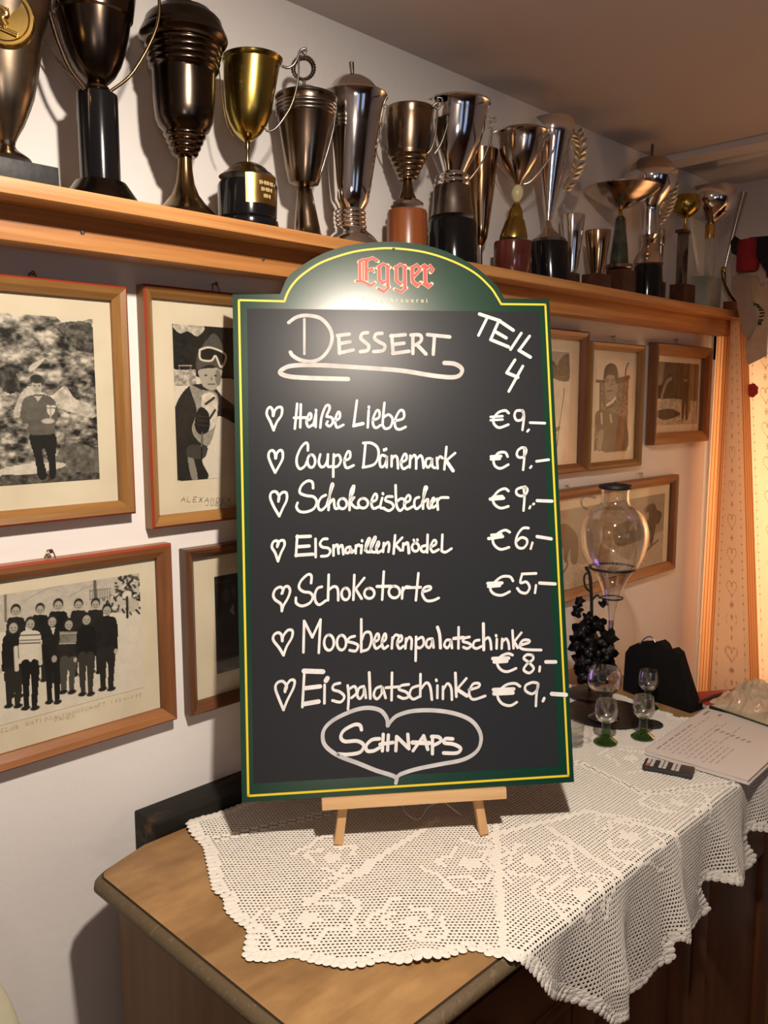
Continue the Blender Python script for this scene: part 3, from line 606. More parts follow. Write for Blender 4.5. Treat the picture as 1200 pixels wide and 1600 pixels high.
writing('chalk_menu_line', [(cH, [[(225, 255), (240, 212), (208, 172), (165, 186), (152, 230), (180, 310), (215, 395)], [(215, 395), (245, 320), (293, 222), (300, 168), (266, 166), (230, 220), (227, 255)],
  [(378, 95), (362, 374)], (1.7, [(375, 92), (522, 97)]), (1.5, [(385, 226), (500, 212)]), (1.6, [(372, 350), (488, 330)]), [(536, 200), (534, 344)], (2.0, [(546, 168), (558, 148)]), [(655, 186), (608, 200), (602, 236), (655, 255), (690, 292), (660, 334), (598, 322)], [(716, 205), (724, 290), (718, 390)], [(724, 235), (770, 212), (785, 262), (745, 302)], [(842, 212), (806, 225), (790, 280), (812, 308), (840, 270), (846, 222), (858, 302)], (1.1, [(884, 104), (892, 306)]), [(976, 212), (936, 230), (920, 280), (945, 310), (980, 270), (986, 218), (1012, 302)], [(1062, 105), (1058, 320)], [(1015, 222), (1110, 215)], [(1192, 196), (1134, 206), (1116, 234), (1172, 256), (1192, 290), (1152, 306), (1112, 290)]]),
  (cI, [[(108, 422), (62, 440), (45, 488), (72, 518), (118, 498)], [(124, 338), (122, 500)], [(124, 450), (165, 400), (194, 430), (206, 522)], [(246, 420), (245, 510)], [(237, 378), (239, 386)], [(286, 428), (285, 516)], [(286, 455), (318, 406), (345, 440), (350, 522)], (1.1, [(375, 330), (382, 500)]), [(455, 368), (388, 446)], (1.3, [(388, 448), (458, 494)]), [(474, 452), (542, 430), (545, 406), (502, 410), (474, 470), (502, 520), (590, 495)],
  [(840, 426), (804, 405), (742, 415), (690, 460), (680, 502), (712, 550), (770, 565), (818, 540)], (1.3, [(650, 450), (795, 445)]), (1.5, [(655, 478), (788, 472)]), [(965, 402), (928, 398), (882, 420), (882, 458), (930, 480), (966, 445), (972, 402), (960, 480), (955, 568)], (1.3, [(1015, 512), (1006, 532)]), (1.5, [(1070, 480), (1172, 487)])])], M_chalk, W)
writing('chalk_heart_outline', [(cJ, [[(495, 188), (490, 140), (450, 88), (370, 68), (270, 85), (140, 145), (72, 210), (62, 280), (90, 335), (170, 390), (300, 440), (420, 488), (545, 530), (550, 572)], [(552, 560), (565, 525), (600, 505), (700, 475), (850, 445), (1000, 415), (1090, 360), (1120, 290), (1108, 220), (1050, 150), (940, 105), (800, 85), (660, 90), (560, 120), (515, 160), (498, 188)]])], M_chalk2, 0.0052)
writing('chalk_spirits_line', [(cJ, [[(320, 215), (310, 185), (270, 182), (202, 220), (182, 265), (210, 293), (290, 290), (335, 318), (310, 365), (230, 380), (165, 378)], [(440, 275), (390, 282), (352, 320), (358, 355), (400, 356), (440, 335)], [(466, 245), (460, 356)], [(500, 250), (495, 352)], [(445, 312), (530, 300)], [(555, 260), (550, 355)], [(560, 265), (632, 335)], [(630, 245), (638, 342)], [(736, 255), (665, 356)], [(736, 255), (764, 346)], (1.2, [(662, 300), (772, 304)]), [(795, 258), (795, 376)], [(790, 260), (838, 264), (850, 292), (800, 320)], [(930, 276), (882, 275), (875, 302), (938, 312), (984, 340), (958, 370), (870, 370)]])], M_chalk, 0.0046)
# the brewery name in broken letters: cream edge below, red body above
cL = cc(540, 380, 7.5)
BLK = [  # (width factor, polyline)
 (1.0, [(165, 215), (168, 430)]), (1.15, [(240, 200), (242, 440)]), (.8, [(150, 222), (205, 196), (260, 190)]), (1.0, [(250, 200), (315, 172), (380, 215)]), (.8, [(252, 318), (325, 300)]), (.9, [(118, 448), (190, 445), (300, 500), (345, 462)]), (.6, [(300, 300), (335, 340)]), (.6, [(205, 215), (205, 430)]),
 (1.2, [(392, 280), (395, 430), (450, 478)]), (1.2, [(492, 262), (495, 520)]), (1.0, [(370, 290), (440, 245), (520, 285)]), (1.0, [(372, 530), (450, 568), (512, 515)]), (.7, [(440, 470), (480, 440)]),
 (1.2, [(592, 285), (595, 440), (650, 488)]), (1.2, [(692, 268), (695, 530)]), (1.0, [(570, 295), (640, 250), (720, 290)]), (1.0, [(572, 540), (650, 575), (712, 525)]), (.7, [(640, 480), (680, 450)]),
 (1.3, [(780, 300), (782, 440), (840, 500)]), (1.2, [(762, 300), (838, 256), (878, 312)]), (1.0, [(876, 310), (800, 392)]), (1.1, [(782, 455), (835, 505), (880, 462)]),
 (1.3, [(930, 275), (932, 455), (965, 505)]), (1.1, [(888, 285), (925, 258), (965, 290)]), (1.1, [(950, 300), (990, 262), (1025, 308), (992, 345)]), (1.1, [(905, 470), (970, 518), (1008, 478)])]
def blk(name, grow, y, mtl):
    bm = bmesh.new()
    for k, (wf, s) in enumerate(BLK):
        P = [buv(*cL(*p)) for p in s]; w_ = 0.0040*wf+grow
        ribbon(bm, P, w_, y-0.000008*k, grow > 0, 0.0)
    return fin(name, bm, mtl, board)
blk('name_edge', 0.0012, -0.0004, M_pale); blk('name_letters', 0.0, -0.00075, M_red)
def text_mesh(name, s, size, mtl, parent, loc, rot=None, spacing=1.0, ext=0.0001):
    c = bpy.data.curves.new(name, 'FONT'); c.body = s; c.size = size; c.space_character = spacing; c.extrude = ext; c.resolution_u = 3
    c.align_x = 'CENTER'
    o = bpy.data.objects.new(name, c); COL.objects.link(o); bpy.context.view_layer.update()
    me = bpy.data.meshes.new_from_object(o); bpy.data.objects.remove(o)
    r = link(name, me, mtl, parent); r.location = loc
    if rot is not None: r.rotation_euler = rot
    return r
a = buv(*cL(200, 692)); b = buv(*cL(948, 695)); c0 = (a+b)/2
text_mesh('name_subtitle', 'Privatbrauerei', 0.0098, M_pale, board, (c0[0], -0.0006, c0[1]), (math.pi/2, 0, 0), 1.62)

# easel of pale beech
ez = empty('table_easel', (0, 0, 0), 'small pale beech easel holding the blackboard on the lace cloth', 'easel'); ez.matrix_world = frame_mat(MID)
l0 = buv(503, 1266)+np.array([0, 0.055]); l1 = buv(790, 1245)+np.array([0, 0.055])
zc = (l0[1]+l1[1])/2; 
box('ledge', ((l0[0]+l1[0])/2, -0.0055, zc+0.0075), (l1[0]-l0[0], 0.022, 0.0155), M_beech, ez, bev=0.001)
def leg(name, x0, x1, m_=M_beechv, hgt=0.60, t0=0.0155):
    bm = bmesh.new(); a = Vector((x0, 0.0065, 0.001)); b = Vector((x1, 0.0065, hgt)); d = (b-a)
    q = d.to_track_quat('Z', 'Y').to_matrix(); bx(bm, (a+b)/2, (t0, 0.012, d.length), q, 0.0008); return fin(name, bm, m_, ez, 40)
fL = buv(530, 1325)[0]; fR = buv(760, 1308)[0]
leg('leg', fL, -0.012); leg('leg', fR, 0.012)
top = Vector((0, 0.020, 0.585)); M3 = frame_mat(MID).inverted(); foot = M3 @ Vector(MID+np.array([0.16, 0.205, 0.0022]))
bm = bmesh.new(); d = top-foot; bx(bm, (top+foot)/2, (0.0155, 0.012, d.length), d.to_track_quat('Z', 'Y').to_matrix(), 0.0008); fin('rear_leg', bm, M_beechv, ez, 40)
bm = bmesh.new(); bx(bm, (0, 0.0135, 0.575), (0.06, 0.003, 0.03), None, 0.0008); fin('top_plate', bm, M_beech, ez, 40)
# loose white cord under the board
M_cord = mat('white_cord', (0.75, 0.73, 0.70), 0.7)
pts = [at(x, y, 2, ZT+0.004+h) for x, y, h in ((628, 1256, 0.0), (636, 1272, 0), (655, 1280, 0.0), (668, 1262, .004), (690, 1253, .012), (705, 1262, .008), (722, 1275, 0.0))]
tag(tube('cord', cr(pts, 6), 0.0010, M_cord, None, 6), 'thin white cord lying under the board on the lace', 'cord')

# ------------------------------------------------------------------ trophies
TG = 'trophies on the pine shelf'
class Tro:
    def __init__(s, bx_, by_, y0, label, ctr=None):
        y0 = y0-0.009 if y0 < -0.05 else y0
        p = at(bx_, by_, 1, y0); s.x, s.y = p[0], y0; s.ctr = ctr
        s.root = empty('trophy', (s.x, s.y, SZ), label, 'trophy', TG)
        d = np.array([s.x-CAM[0], s.y-CAM[1]]); s.d = d; al = math.atan2(d[0], d[1])-YAW; s.cosa = math.cos(al)
        s.rh = np.array([d[1], -d[0]])/np.linalg.norm(d)            # sideways as seen
        s.fw = -d/np.linalg.norm(d)                                  # towards the viewer
        s.zmin = 1e9
    def z(s, row): return zrow(s.x, s.y, row)-SZ
    def k(s, row):
        _, _, dep = proj((s.x, s.y, s.z(row)+SZ)); return dep*s.cosa/F
    def cx(s, row): return proj((s.x, s.y, s.z(row)+SZ))[0]
    def zf(s, row, r):                           # height of a pixel row on the near side of a round of radius r
        return zrow(s.x+s.fw[0]*r, s.y+s.fw[1]*r, row)-SZ
    def prof(s, rows, low=False, front=0):
        out = []
        for i, (r, hw) in enumerate(rows):
            R_ = hw*s.k(r); z = s.zf(r, R_) if i < front else s.z(r)
            z = max(0.0003, z)
            if out and z > out[-1][1]-1e-5 and len(out) > 0:
                if i < front: z = out[-1][1]-2e-5
                else: continue
            out.append((R_, z))
        if low and out:
            zt, zl = out[0][1], out[-1][1]
            if zl > 0.0005: out = [(r_, zt-(zt-z_)*(zt-0.0003)/max(zt-zl, 1e-4)) for r_, z_ in out]
            out[-1] = (out[-1][0], 0.0003)
        return out
    def offs(s, z):                              # sideways drift of a leaning cup
        if not s.ctr: return 0.0
        row = proj((s.x, s.y, z+SZ))[1]; C_ = sorted(s.ctr); c = np.interp(row, [a for a, _ in C_], [b for _, b in C_])
        return (c-s.cx(row))*s.k(row)
    def part(s, name, rows, m_, open_=False, seg=48, low=False, smooth=35, closed=True, front=None, **kw):
        if front is None: front = 3 if open_ else (99 if name in ('lid', 'base') else 0)
        P = s.prof(rows, low, front)
        if open_:
            top = P[0]; th = 0.0016
            inner = [(max(r-th, 0.0005), z) for r, z in P if z > P[-1][1]+0.006 and z > top[1]*0.35][:]
            inner = [(inner[0][0], top[1])]+inner[1:] if inner else []
            P = ([(0, inner[-1][1])]+inner[::-1] if inner else [])+P
            if P[-1][0] > 0: P.append((0, P[-1][1]))
        else:
            if P[0][0] > 0: P = [(0, P[0][1])]+P
            if P[-1][0] > 0: P = P+[(0, P[-1][1])]
        bm = bmesh.new(); lathe_bm(bm, P, seg)
        if s.ctr:
            for v in bm.verts:
                o_ = s.offs(v.co.z); v.co.x += s.rh[0]*o_; v.co.y += s.rh[1]*o_
        return fin(name, bm, m_, s.root, smooth, **kw)
    def loc(s, px, row, fwd=0.0):                # pixel -> local point in the upright plane facing the viewer
        z = zrow(s.x, s.y, row)
        for _ in range(3):
            dep = proj((s.x, s.y, z))[2]; u = (px-proj((s.x, s.y, z))[0])*dep*s.cosa/F
            X, Y = s.x+s.rh[0]*u+s.fw[0]*fwd, s.y+s.rh[1]*u+s.fw[1]*fwd; z = zrow(X, Y, row)
        return Vector((X-s.x, Y-s.y, z-SZ))
    def wire(s, name, pts, r, m_, fwd=0.0, n=6, **kw):
        fw = fwd if hasattr(fwd, '__len__') else [fwd]*len(pts)
        return tube(name, cr([s.loc(p[0], p[1], f) for p, f in zip(pts, fw)], n), r, m_, s.root, 8, **kw)
    def block(s, name, cx_, r0, r1, w_px, m_, dep=None, bev=0.002, low=True):
        x = at(cx_, (r0+r1)/2, 1, s.y)[0]-s.x; wpx = w_px*s.k((r0+r1)/2)/s.cosa*0.78; dp = dep or wpx*0.8
        z0 = 0.0003 if low else zrow(s.x+x, s.y-dp/2, r1)-SZ; z1 = zrow(s.x+x, s.y-dp/2, r0)-SZ
        return box(name, (x, 0, (z0+z1)/2), (wpx, dp, z1-z0), m_, s.root, bev=bev)

def beads(a, b, n, r0, r1, amp):                # ribbed stack between rows a and b
    out = []
    for i in range(n*4+1):
        t = i/(n*4); out.append((a+(b-a)*t, r0+(r1-r0)*t+amp*abs(math.sin(t*n*math.pi))))
    return out

# 1 large blotched cup with gilt skier medallion
t = Tro(12, 262, -0.072, 'large blotched silver cup with round gilt medallion at the far left of the shelf')
t.block('base', 8, 250, 275, 150, M_slate, 0.085, 0.0015)
t.part('foot', [(222, 15), (228, 14), (233, 17), (237, 22), (242, 30), (248, 38), (252, 40)], M_tarn)
body = t.part('cup', [(-120, 98), (-60, 88), (0, 76), (50, 69), (85, 63), (120, 56), (150, 49), (175, 39), (195, 30), (210, 21), (222, 15)], M_tarn1, True)
mz = t.z(10); mr = 0.036
med = empty('medallion', (0, 0, 0)); med.parent = t.root
rr_ = 70*t.k(10)
dirv = Vector((t.fw[0], t.fw[1], 0)); side = Vector((t.rh[0], t.rh[1], 0))
med.location = dirv*(rr_-0.004)+side*0.004+Vector((0, 0, t.zf(22, rr_)))
lm = lathe('disc', [(0, 0.003), (0.024, 0.003), (0.026, 0.0045), (0.029, 0.0045), (0.031, 0.001), (0.031, -0.012), (0, -0.012)], M_gold, med, 48)
q = dirv.to_track_quat('Z', 'Y'); med.rotation_mode = 'QUATERNION'; med.rotation_quaternion = q
# relief figure crouching on skis (in the disc's own plane)
iq = q.to_matrix().inverted(); ex = iq @ side; ez_ = iq @ Vector((0, 0, 1))
def mp_(u, v): return ex*u+ez_*v+Vector((0, 0, 0.0042))
def mcr(x, y): return mp_((x-105)/5.333*0.00083*0.9, -(y-175)/5.333*0.00083)
for nm, pts, rr in (('relief_figure', [(60, 40), (50, 75), (60, 110), (100, 130), (130, 165), (95, 190), (120, 240)], 0.0042), ('relief_arm', [(60, 85), (95, 75), (135, 130), (130, 170)], 0.0022), ('relief_leg', [(40, 170), (80, 215), (115, 255)], 0.0028), ('relief_ski', [(15, 250), (100, 270), (195, 295)], 0.0016), ('relief_ski', [(40, 235), (120, 262), (200, 280)], 0.0014)):
    tube(nm, cr([mcr(*p) for p in pts], 5), rr, M_gold, med, 8, False, 0.6)

# 2 dark cup on tall black cylinder with three wire handles
t = Tro(158, 300, -0.068, 'dark tarnished cup with thin wire handles on a tall black cylinder')
t.part('foot', [(284, 33), (286, 41), (290, 45), (296, 51), (303, 58), (309, 62)], M_tarn2, low=True)
t.part('column', [(147, 30), (149, 32.5), (152, 33), (283, 32), (286, 32)], M_black)
t.part('collar', [(133, 14), (137, 20), (141, 21), (146, 27), (149, 28)], M_bronze)
t.part('cup', [(-80, 74), (-40, 69), (0, 63), (30, 59), (55, 54), (80, 48), (100, 41), (118, 31), (128, 22), (134, 15)], M_tarn2, True)
t.wire('handle', [(172, 143), (200, 122), (218, 98), (235, 68), (247, 38), (250, 10), (246, -20), (225, -40)], 0.0019, M_bronze, 0.01)
t.wire('handle', [(134, 140), (112, 110), (97, 75), (86, 40), (79, 10), (80, -20), (100, -40)], 0.0026, M_tarn, 0.022)
t.wire('handle', [(132, 137), (108, 115), (88, 92), (66, 60), (50, 20)], 0.0012, M_tarn, -0.02)
rb = text_mesh('engraving', 'IHNIIMNIHI', 0.012, M_gold, t.root, (0, 0, 0), None, 1.0)
# bend the lettering round the cup
zc_ = t.z(16)
for v in rb.data.vertices:
    a = v.co.x/(60*t.k(15)); R_ = 61*t.k(15)+v.co.z*2; base_a = math.atan2(t.fw[1], t.fw[0]); aa = base_a+a
    v.co = Vector((math.cos(aa)*R_, math.sin(aa)*R_, zc_+v.co.y))

# 3 dark ribbed lidded cup
t = Tro(290, 322, -0.070, 'dark lidded cup with ribbed bands standing left of the brass cup', [(322, 290), (190, 288), (113, 287), (40, 287)])
t.part('foot', [(245, 11), (262, 12), (278, 15), (292, 22), (303, 33), (310, 42), (315, 48), (321, 51)], M_bronze, low=True)
t.part('cup', [(52, 66), (56, 69), (62, 70), (68, 67), (72, 62)]+beads(73, 112, 4, 60, 53, 2.2)+[(114, 51), (118, 50), (150, 49), (175, 47), (190, 45), (202, 40), (208, 34)]+beads(210, 246, 4, 33, 17, 2.5), M_tarn2)
t.part('lid', [(-25, 8), (-8, 10), (0, 12), (8, 15), (14, 19), (17, 34), (18, 44), (22, 47), (28, 55), (34, 60), (42, 62), (50, 66), (54, 66)], M_tarn2, front=0)

# 4 brass cup on thin stem, domed black base
t = Tro(387, 335, -0.066, 'yellow brass cup with thin stem on a domed black base with gold plate', [(335, 387), (222, 386.5), (150, 389.5), (100, 393), (84, 396)])
t.part('base', [(276, 45), (280, 47), (326, 46), (329, 44), (331, 48), (337, 49), (344, 48)], M_black, low=True)
t.part('dome', [(255, 11), (258, 20), (264, 29), (270, 34), (272, 38), (276, 42), (278, 45)], M_bronze)
t.part('stem', [(220, 5), (226, 3.2), (231, 4.2), (236, 2.6), (256, 3)], M_bronze, seg=20)
t.part('cup', [(72, 48), (75, 47), (80, 46), (100, 44.5), (125, 42), (150, 39), (175, 36), (195, 29), (208, 21), (216, 13), (221, 6)], M_brass, True)
t.wire('rim', [(349+0, 0)], 0.001, M_brass) if False else None
t.wire('handle', [(440, 103), (450, 106), (460, 100), (466, 88), (470, 79), (478, 76), (476, 84), (471, 79)], 0.0018, M_pewter, 0.008)
t.wire('handle', [(466, 88), (467, 112), (463, 140), (455, 165), (443, 185), (430, 201), (418, 205), (414, 199)], 0.0014, M_pewter, 0.008)
t.wire('handle', [(352, 90), (343, 95), (345, 120), (349, 160), (356, 195), (365, 213)], 0.0009, M_bronze, 0.03)
# gold plate curved round the base
def plate(t, r0, r1, hw, a0, a1, m_, txt=None, name='name_plate'):
    R_ = hw*t.k((r0+r1)/2)+0.0008; z0, z1 = t.z(r1), t.z(r0); ba = math.atan2(t.fw[1], t.fw[0]); bm = bmesh.new(); g = []
    for i in range(13):
        a = ba+a0+(a1-a0)*i/12
        g.append([bm.verts.new((math.cos(a)*rr, math.sin(a)*rr, z)) for rr, z in ((R_, z0), (R_, z1), (R_-0.001, z1), (R_-0.001, z0))])
    for i in range(12):
        for k in range(4): bm.faces.new((g[i][k], g[i+1][k], g[i+1][(k+1) % 4], g[i][(k+1) % 4]))
    bm.faces.new(g[0]); bm.faces.new(g[-1][::-1])
    pl = fin(name, bm, m_, t.root, 30)
    if txt:
        for li, s in enumerate(txt):
            tm = text_mesh('engraving', s, (z1-z0)*0.19, M_pale, pl, (0, 0, 0)); mid_ = ba+(a0+a1)/2+0.1; zz = z1-(z1-z0)*(0.36+0.22*li)
            for v in tm.data.vertices:
                a = mid_+v.co.x/R_; v.co = Vector((math.cos(a)*(R_+0.0003+v.co.z), math.sin(a)*(R_+0.0003+v.co.z), zz+v.co.y))
plate(t, 281, 326, 46.5, -0.05, 1.25, M_gold, ['IIHIIIHIII', 'IIHIIHI', 'IIIHI'])

# 5 goblet with wreath lid
t = Tro(480, 356, -0.062, 'dark engraved goblet with wreath finial on its lid', [(356, 480), (290, 475), (160, 479), (107, 474)])
t.part('foot', [(294, 9), (297, 12), (325, 17), (342, 20), (350, 22), (355, 27), (360, 33)], M_tarn, low=True)
t.part('cup', [(152, 48), (156, 49), (160, 47), (166, 47.5), (184, 45), (186, 44), (230, 36), (262, 30), (282, 25), (288, 23), (291, 15), (294, 9)], M_tarn)
t.part('ornament_band', beads(166, 184, 3, 47.6, 46, 1.2), M_pewter)
t.part('lid', [(133, 4), (136, 8), (138, 17), (142, 24), (146, 34), (150, 44), (154, 49), (157, 48)], M_pewter, front=0)
cx_, cy_ = 474, 107
t.wire('wreath', [(cx_+16*math.sin(a), cy_-17*math.cos(a)) for a in [i*2*math.pi/14 for i in range(15)]], [0.0017+0.0016*abs(math.cos(math.pi*i/84))+0.0006*(i % 3) for i in range(85)], M_pewter)
t.wire('finial', [(475, 134), (475, 126)], 0.0026, M_pewter)
t.wire('handle', [(524, 172), (521, 200), (512, 235), (502, 268)], 0.0010, M_pewter, 0.012)

# 6 tall bright tumbler with domed lid
t = Tro(545, 368, -0.058, 'tall bright silver beaker with domed lid and ringed foot', [(370, 550), (345, 546), (300, 547), (150, 553), (97, 549)])
t.part('foot', [(357, 24), (360, 26), (363, 33), (368, 41), (374, 43)], M_silver, low=True)
t.part('ringed_neck', beads(330, 358, 4, 24, 24, 1.8), M_silver)
t.part('cup', [(150, 53), (152, 53.5), (156, 51), (166, 48), (200, 43), (250, 37.5), (295, 32.5), (315, 29.5), (324, 25), (331, 21)], M_silver)
t.part('lid', [(118, 3), (119, 12), (123, 22), (130, 31), (138, 37), (147, 41), (148, 50), (151, 53)], M_silverw, front=0)
t.part('finial', [(97, 3.4), (98, 4.2), (117, 3), (120, 5)], M_pewter, seg=16)
t.wire('handle', [(604, 163), (602, 185), (594, 208), (592, 222), (600, 236)], 0.0011, M_silver, 0.004)

# 7 dull cup on reddish wooden base
t = Tro(636, 378, -0.060, 'dull pewter cup with side handles on a reddish-brown wooden drum', [(378, 636), (282, 636.5), (160, 641)])
t.part('base', [(323, 30), (326, 31.5), (372, 31.5), (379, 31.5)], M_redwood, low=True)
t.part('dome', [(311, 14), (314, 20), (318, 25), (323, 26)], M_silverw)
t.part('stem', [(281, 7), (286, 7.5), (300, 10), (312, 15)], M_bronze)
t.part('cup', [(157, 37.5), (160, 38), (164, 37), (185, 37), (215, 35), (238, 32)]+beads(242, 282, 5, 31, 12, 2.0), M_tarn, True)
t.wire('handle', [(676, 166), (684, 170), (690, 162), (690, 154), (683, 153), (684, 160), (682, 185), (680, 210), (674, 232), (664, 243)], 0.0018, M_pewter, 0.01)
t.wire('handle', [(605, 165), (597, 172), (594, 190), (592, 212), (600, 232), (612, 246)], 0.0015, M_pewter, 0.0)

# 8 large bright cup with scroll handles
t = Tro(708, 400, -0.066, 'large bright silver cup with scroll handles on a black drum behind the board', [(400, 708), (290, 706), (157, 714)])
t.part('base', [(338, 36), (341, 38), (400, 38), (405, 38)], M_black, low=True)
t.part('skirt', [(291, 27), (297, 29), (320, 31), (334, 33), (339, 34)], M_pewter)
t.part('gadroon', beads(274, 292, 2, 25, 27, 2.5), M_silver)
t.part('cup', [(143, 53), (146, 54), (149, 52), (158, 51), (180, 49), (205, 46), (228, 40), (250, 31), (264, 24), (275, 19)], M_silver, True)
t.wire('handle', [(674, 168), (684, 160), (690, 154), (697, 158), (699, 172), (700, 190), (695, 210), (688, 228), (680, 240)], 0.0022, M_pewter, 0.046)
t.wire('handle', [(762, 200), (770, 193), (774, 188), (770, 182), (764, 186), (768, 200), (764, 225), (752, 255), (738, 275), (730, 284)], 0.0018, M_pewter, 0.0)

# 9 slim tapering beaker half hidden
t = Tro(750, 402, -0.030, 'slim tapering silver beaker half hidden behind the large bright cup')
t.part('foot', [(383, 3.5), (400, 4), (406, 10), (410, 13)], M_silver, low=True, seg=24)
t.part('cup', [(228, 27), (300, 20), (350, 14), (372, 11), (380, 7), (384, 3.5)], M_copper, True)

# 10 cup with cream bead
t = Tro(800, 412, -0.070, 'silver cup with a cream bead in its stem on a maroon stone drum', [(412, 800), (374, 802), (304, 808), (198, 817)])
t.part('base', [(373, 29.5), (376, 30), (408, 29), (412, 27), (416, 27)], M_maroon, low=True)
t.part('bell', [(316, 3), (320, 6), (328, 10), (338, 12), (342, 12.5), (345, 15), (362, 20), (370, 22), (374, 22)], M_brass)
t.part('bead', [(289, 3), (292, 7), (298, 9.5), (304, 9.8), (311, 7.5), (316, 3.5)], M_cream, seg=24)
t.part('cup', [(194, 40), (197, 41), (202, 38), (225, 36), (242, 32), (256, 27), (272, 17), (282, 8), (290, 4)], M_silverw, True)
t.wire('handle', [(852, 205), (860, 199), (866, 203), (868, 216), (862, 240), (845, 265), (828, 284), (818, 288)], 0.0016, M_silver, 0.0)
t.wire('handle', [(776, 205), (769, 210), (768, 226), (774, 250), (790, 272), (802, 286)], 0.0013, M_silver, 0.0)

# 11 tall funnel cup with laurel branch
def laurel(t, pts, n, ln, name='laurel_branch', fwd=0.0):
    br = t.wire(name, pts, 0.0012, M_laurel, fwd)
    P = cr([t.loc(p[0], p[1], fwd) for p in pts], 6); me_ = None
    for i in range(n):
        f = (i+0.5)/n*(len(P)-1); a = P[int(f)]; b = P[min(int(f)+1, len(P)-1)]; d = Vector(b-a).normalized(); s = Vector((t.rh[0], t.rh[1], 0)); up_ = d.cross(s).normalized()
        for sg in (-1, 1):
            dd = (d*0.75+d.cross(up_)*sg*0.66).normalized(); lw = ln*(0.75+0.25*math.sin(math.pi*i/n))
            wv = dd.cross(up_)*lw*0.26; A = Vector(a); tip = A+dd*lw; m1 = A+dd*lw*0.5
            vs = [A, m1+wv+up_*0.0004, tip, m1-wv+up_*0.0004, m1+up_*0.0022, m1-up_*0.0008]
            pyd('leaf', vs, [(0, 1, 4), (1, 2, 4), (2, 3, 4), (3, 0, 4), (0, 5, 1), (1, 5, 2), (2, 5, 3), (3, 5, 0)], M_laurel, br)
t = Tro(860, 424, -0.068, 'tall silver funnel cup with a laurel branch on a black drum', [(424, 860), (345, 856), (184, 863)])
t.part('base', [(374, 30), (377, 31), (422, 30.5), (428, 30.5)], M_black, low=True)
t.part('foot', [(344, 4), (354, 6), (362, 11), (369, 20), (375, 27)], M_silverw)
t.part('cup', [(177, 34), (181, 35.5), (195, 36), (206, 35), (225, 31), (250, 25), (280, 18), (310, 11), (332, 6.5), (345, 4)], M_silver, True)
laurel(t, [(880, 300), (893, 280), (903, 255), (907, 230), (901, 208)], 10, 0.023)
t.wire('handle', [(889, 215), (896, 240), (890, 268), (878, 292)], 0.0012, M_silver, 0.0)

# 12 small plain beaker
t = Tro(892, 434, -0.050, 'small silver beaker on a dark block between two drum-based cups')
t.block('base', 890, 426, 436, 34, M_darkwood, 0.028)
t.part('cup', [(332, 20), (334, 20.2), (380, 15), (415, 11), (426, 9)], M_silver, True)
# 13 small gilt beaker
t = Tro(932, 442, -0.072, 'small warm-gilt beaker on a dark red wooden block')
t.block('base', 932, 428, 447, 52, M_darkwood, 0.040)
t.part('cup', [(357, 20.5), (359, 20.8), (390, 16.5), (415, 12.5), (427, 10)], M_copper, True)
# 14 shallow bowl
t = Tro(966, 452, -0.072, 'shallow wide silver bowl on a dark stone cone')
t.block('base', 970, 421, 455, 54, M_darkwood, 0.042)
t.part('foot_plate', [(412, 16), (414, 21), (419, 22), (421, 20)], M_pewter, seg=32)
t.part('stone_cone', [(338, 5), (342, 8), (360, 9.5), (390, 13), (413, 15)], M_greenst, seg=32)
t.part('knob', [(326, 3), (330, 5), (334, 3), (339, 5)], M_gold, seg=20)
t.part('bowl', [(294, 60), (296, 60), (303, 52), (311, 40), (318, 28), (324, 15), (328, 5)], M_silverw, True, front=0)
# 15 tall lidded cup with laurel
t = Tro(1011, 455, -0.062, 'tall silver lidded cup with a laurel branch on a black drum near the shelf end')
t.part('base', [(412, 21), (414, 22), (453, 22), (458, 22)], M_black, low=True)
t.part('foot', [(376, 13), (381, 11), (385, 12), (390, 14), (397, 19), (405, 23), (413, 24)], M_silverw)
t.part('cup', [(271, 42), (273, 43), (284, 41.5), (298, 38), (312, 27), (322, 17), (330, 15.5), (358, 15.5), (368, 15), (374, 10), (377, 8)], M_silver)
t.part('lid', [(245, 3), (246, 13), (250, 24), (257, 31.5), (266, 36), (270, 38), (272, 43)], M_silverw, front=0)
t.part('finial', [(225, 1.8), (226, 2.4), (243, 2.2), (246, 4)], M_pewter, seg=16)
laurel(t, [(1024, 352), (1037, 335), (1046, 315), (1052, 292)], 9, 0.023)
# 16 slim column behind
t = Tro(1030, 452, -0.026, 'thin silver column award partly hidden behind the lidded cup')
t.block('base', 1030, 440, 455, 26, M_darkwood, 0.02)
t.part('column', [(358, 6), (360, 6.5), (382, 6.2), (384, 4.5), (420, 4.5), (440, 6)], M_silverw, seg=24)
# 17 gold cup on square column
t = Tro(1066, 466, -0.070, 'round gold cup on a dark square column')
t.block('base', 1066, 444, 474, 48, M_darkwood, 0.040)
t.block('column', 1066, 364, 444, 22, M_pewter, 0.017, 0.001, False)
t.block('capital', 1067, 359, 364, 32, M_bronze, 0.022, 0.001, False)
t.part('stem', [(340, 4), (346, 2.2), (354, 2.6), (360, 5)], M_gold, seg=20)
t.part('cup', [(306, 19), (309, 21), (315, 22.5), (323, 22.5), (331, 19), (337, 12), (341, 4)], M_brass, True, front=0)
# 18 big silver cup on glass column and marble
t = Tro(1104, 476, -0.066, 'big rounded silver cup on a clear square column and pale marble block')
t.block('base', 1103, 432, 482, 62, M_marble, 0.046)
M_acryl = mat('clear_acrylic', (0.75, 0.75, 0.72), 0.08, 0.6)
t.block('column', 1109, 372, 432, 22, M_acryl, 0.017, 0.001, False)
t.part('collar', [(350, 7), (353, 8.5), (370, 8), (373, 8)], M_gold, seg=20)
t.part('cup', [(294, 35), (298, 38.5), (306, 41), (318, 41), (330, 35), (340, 24), (347, 13), (351, 7)], M_silver, True, front=0)
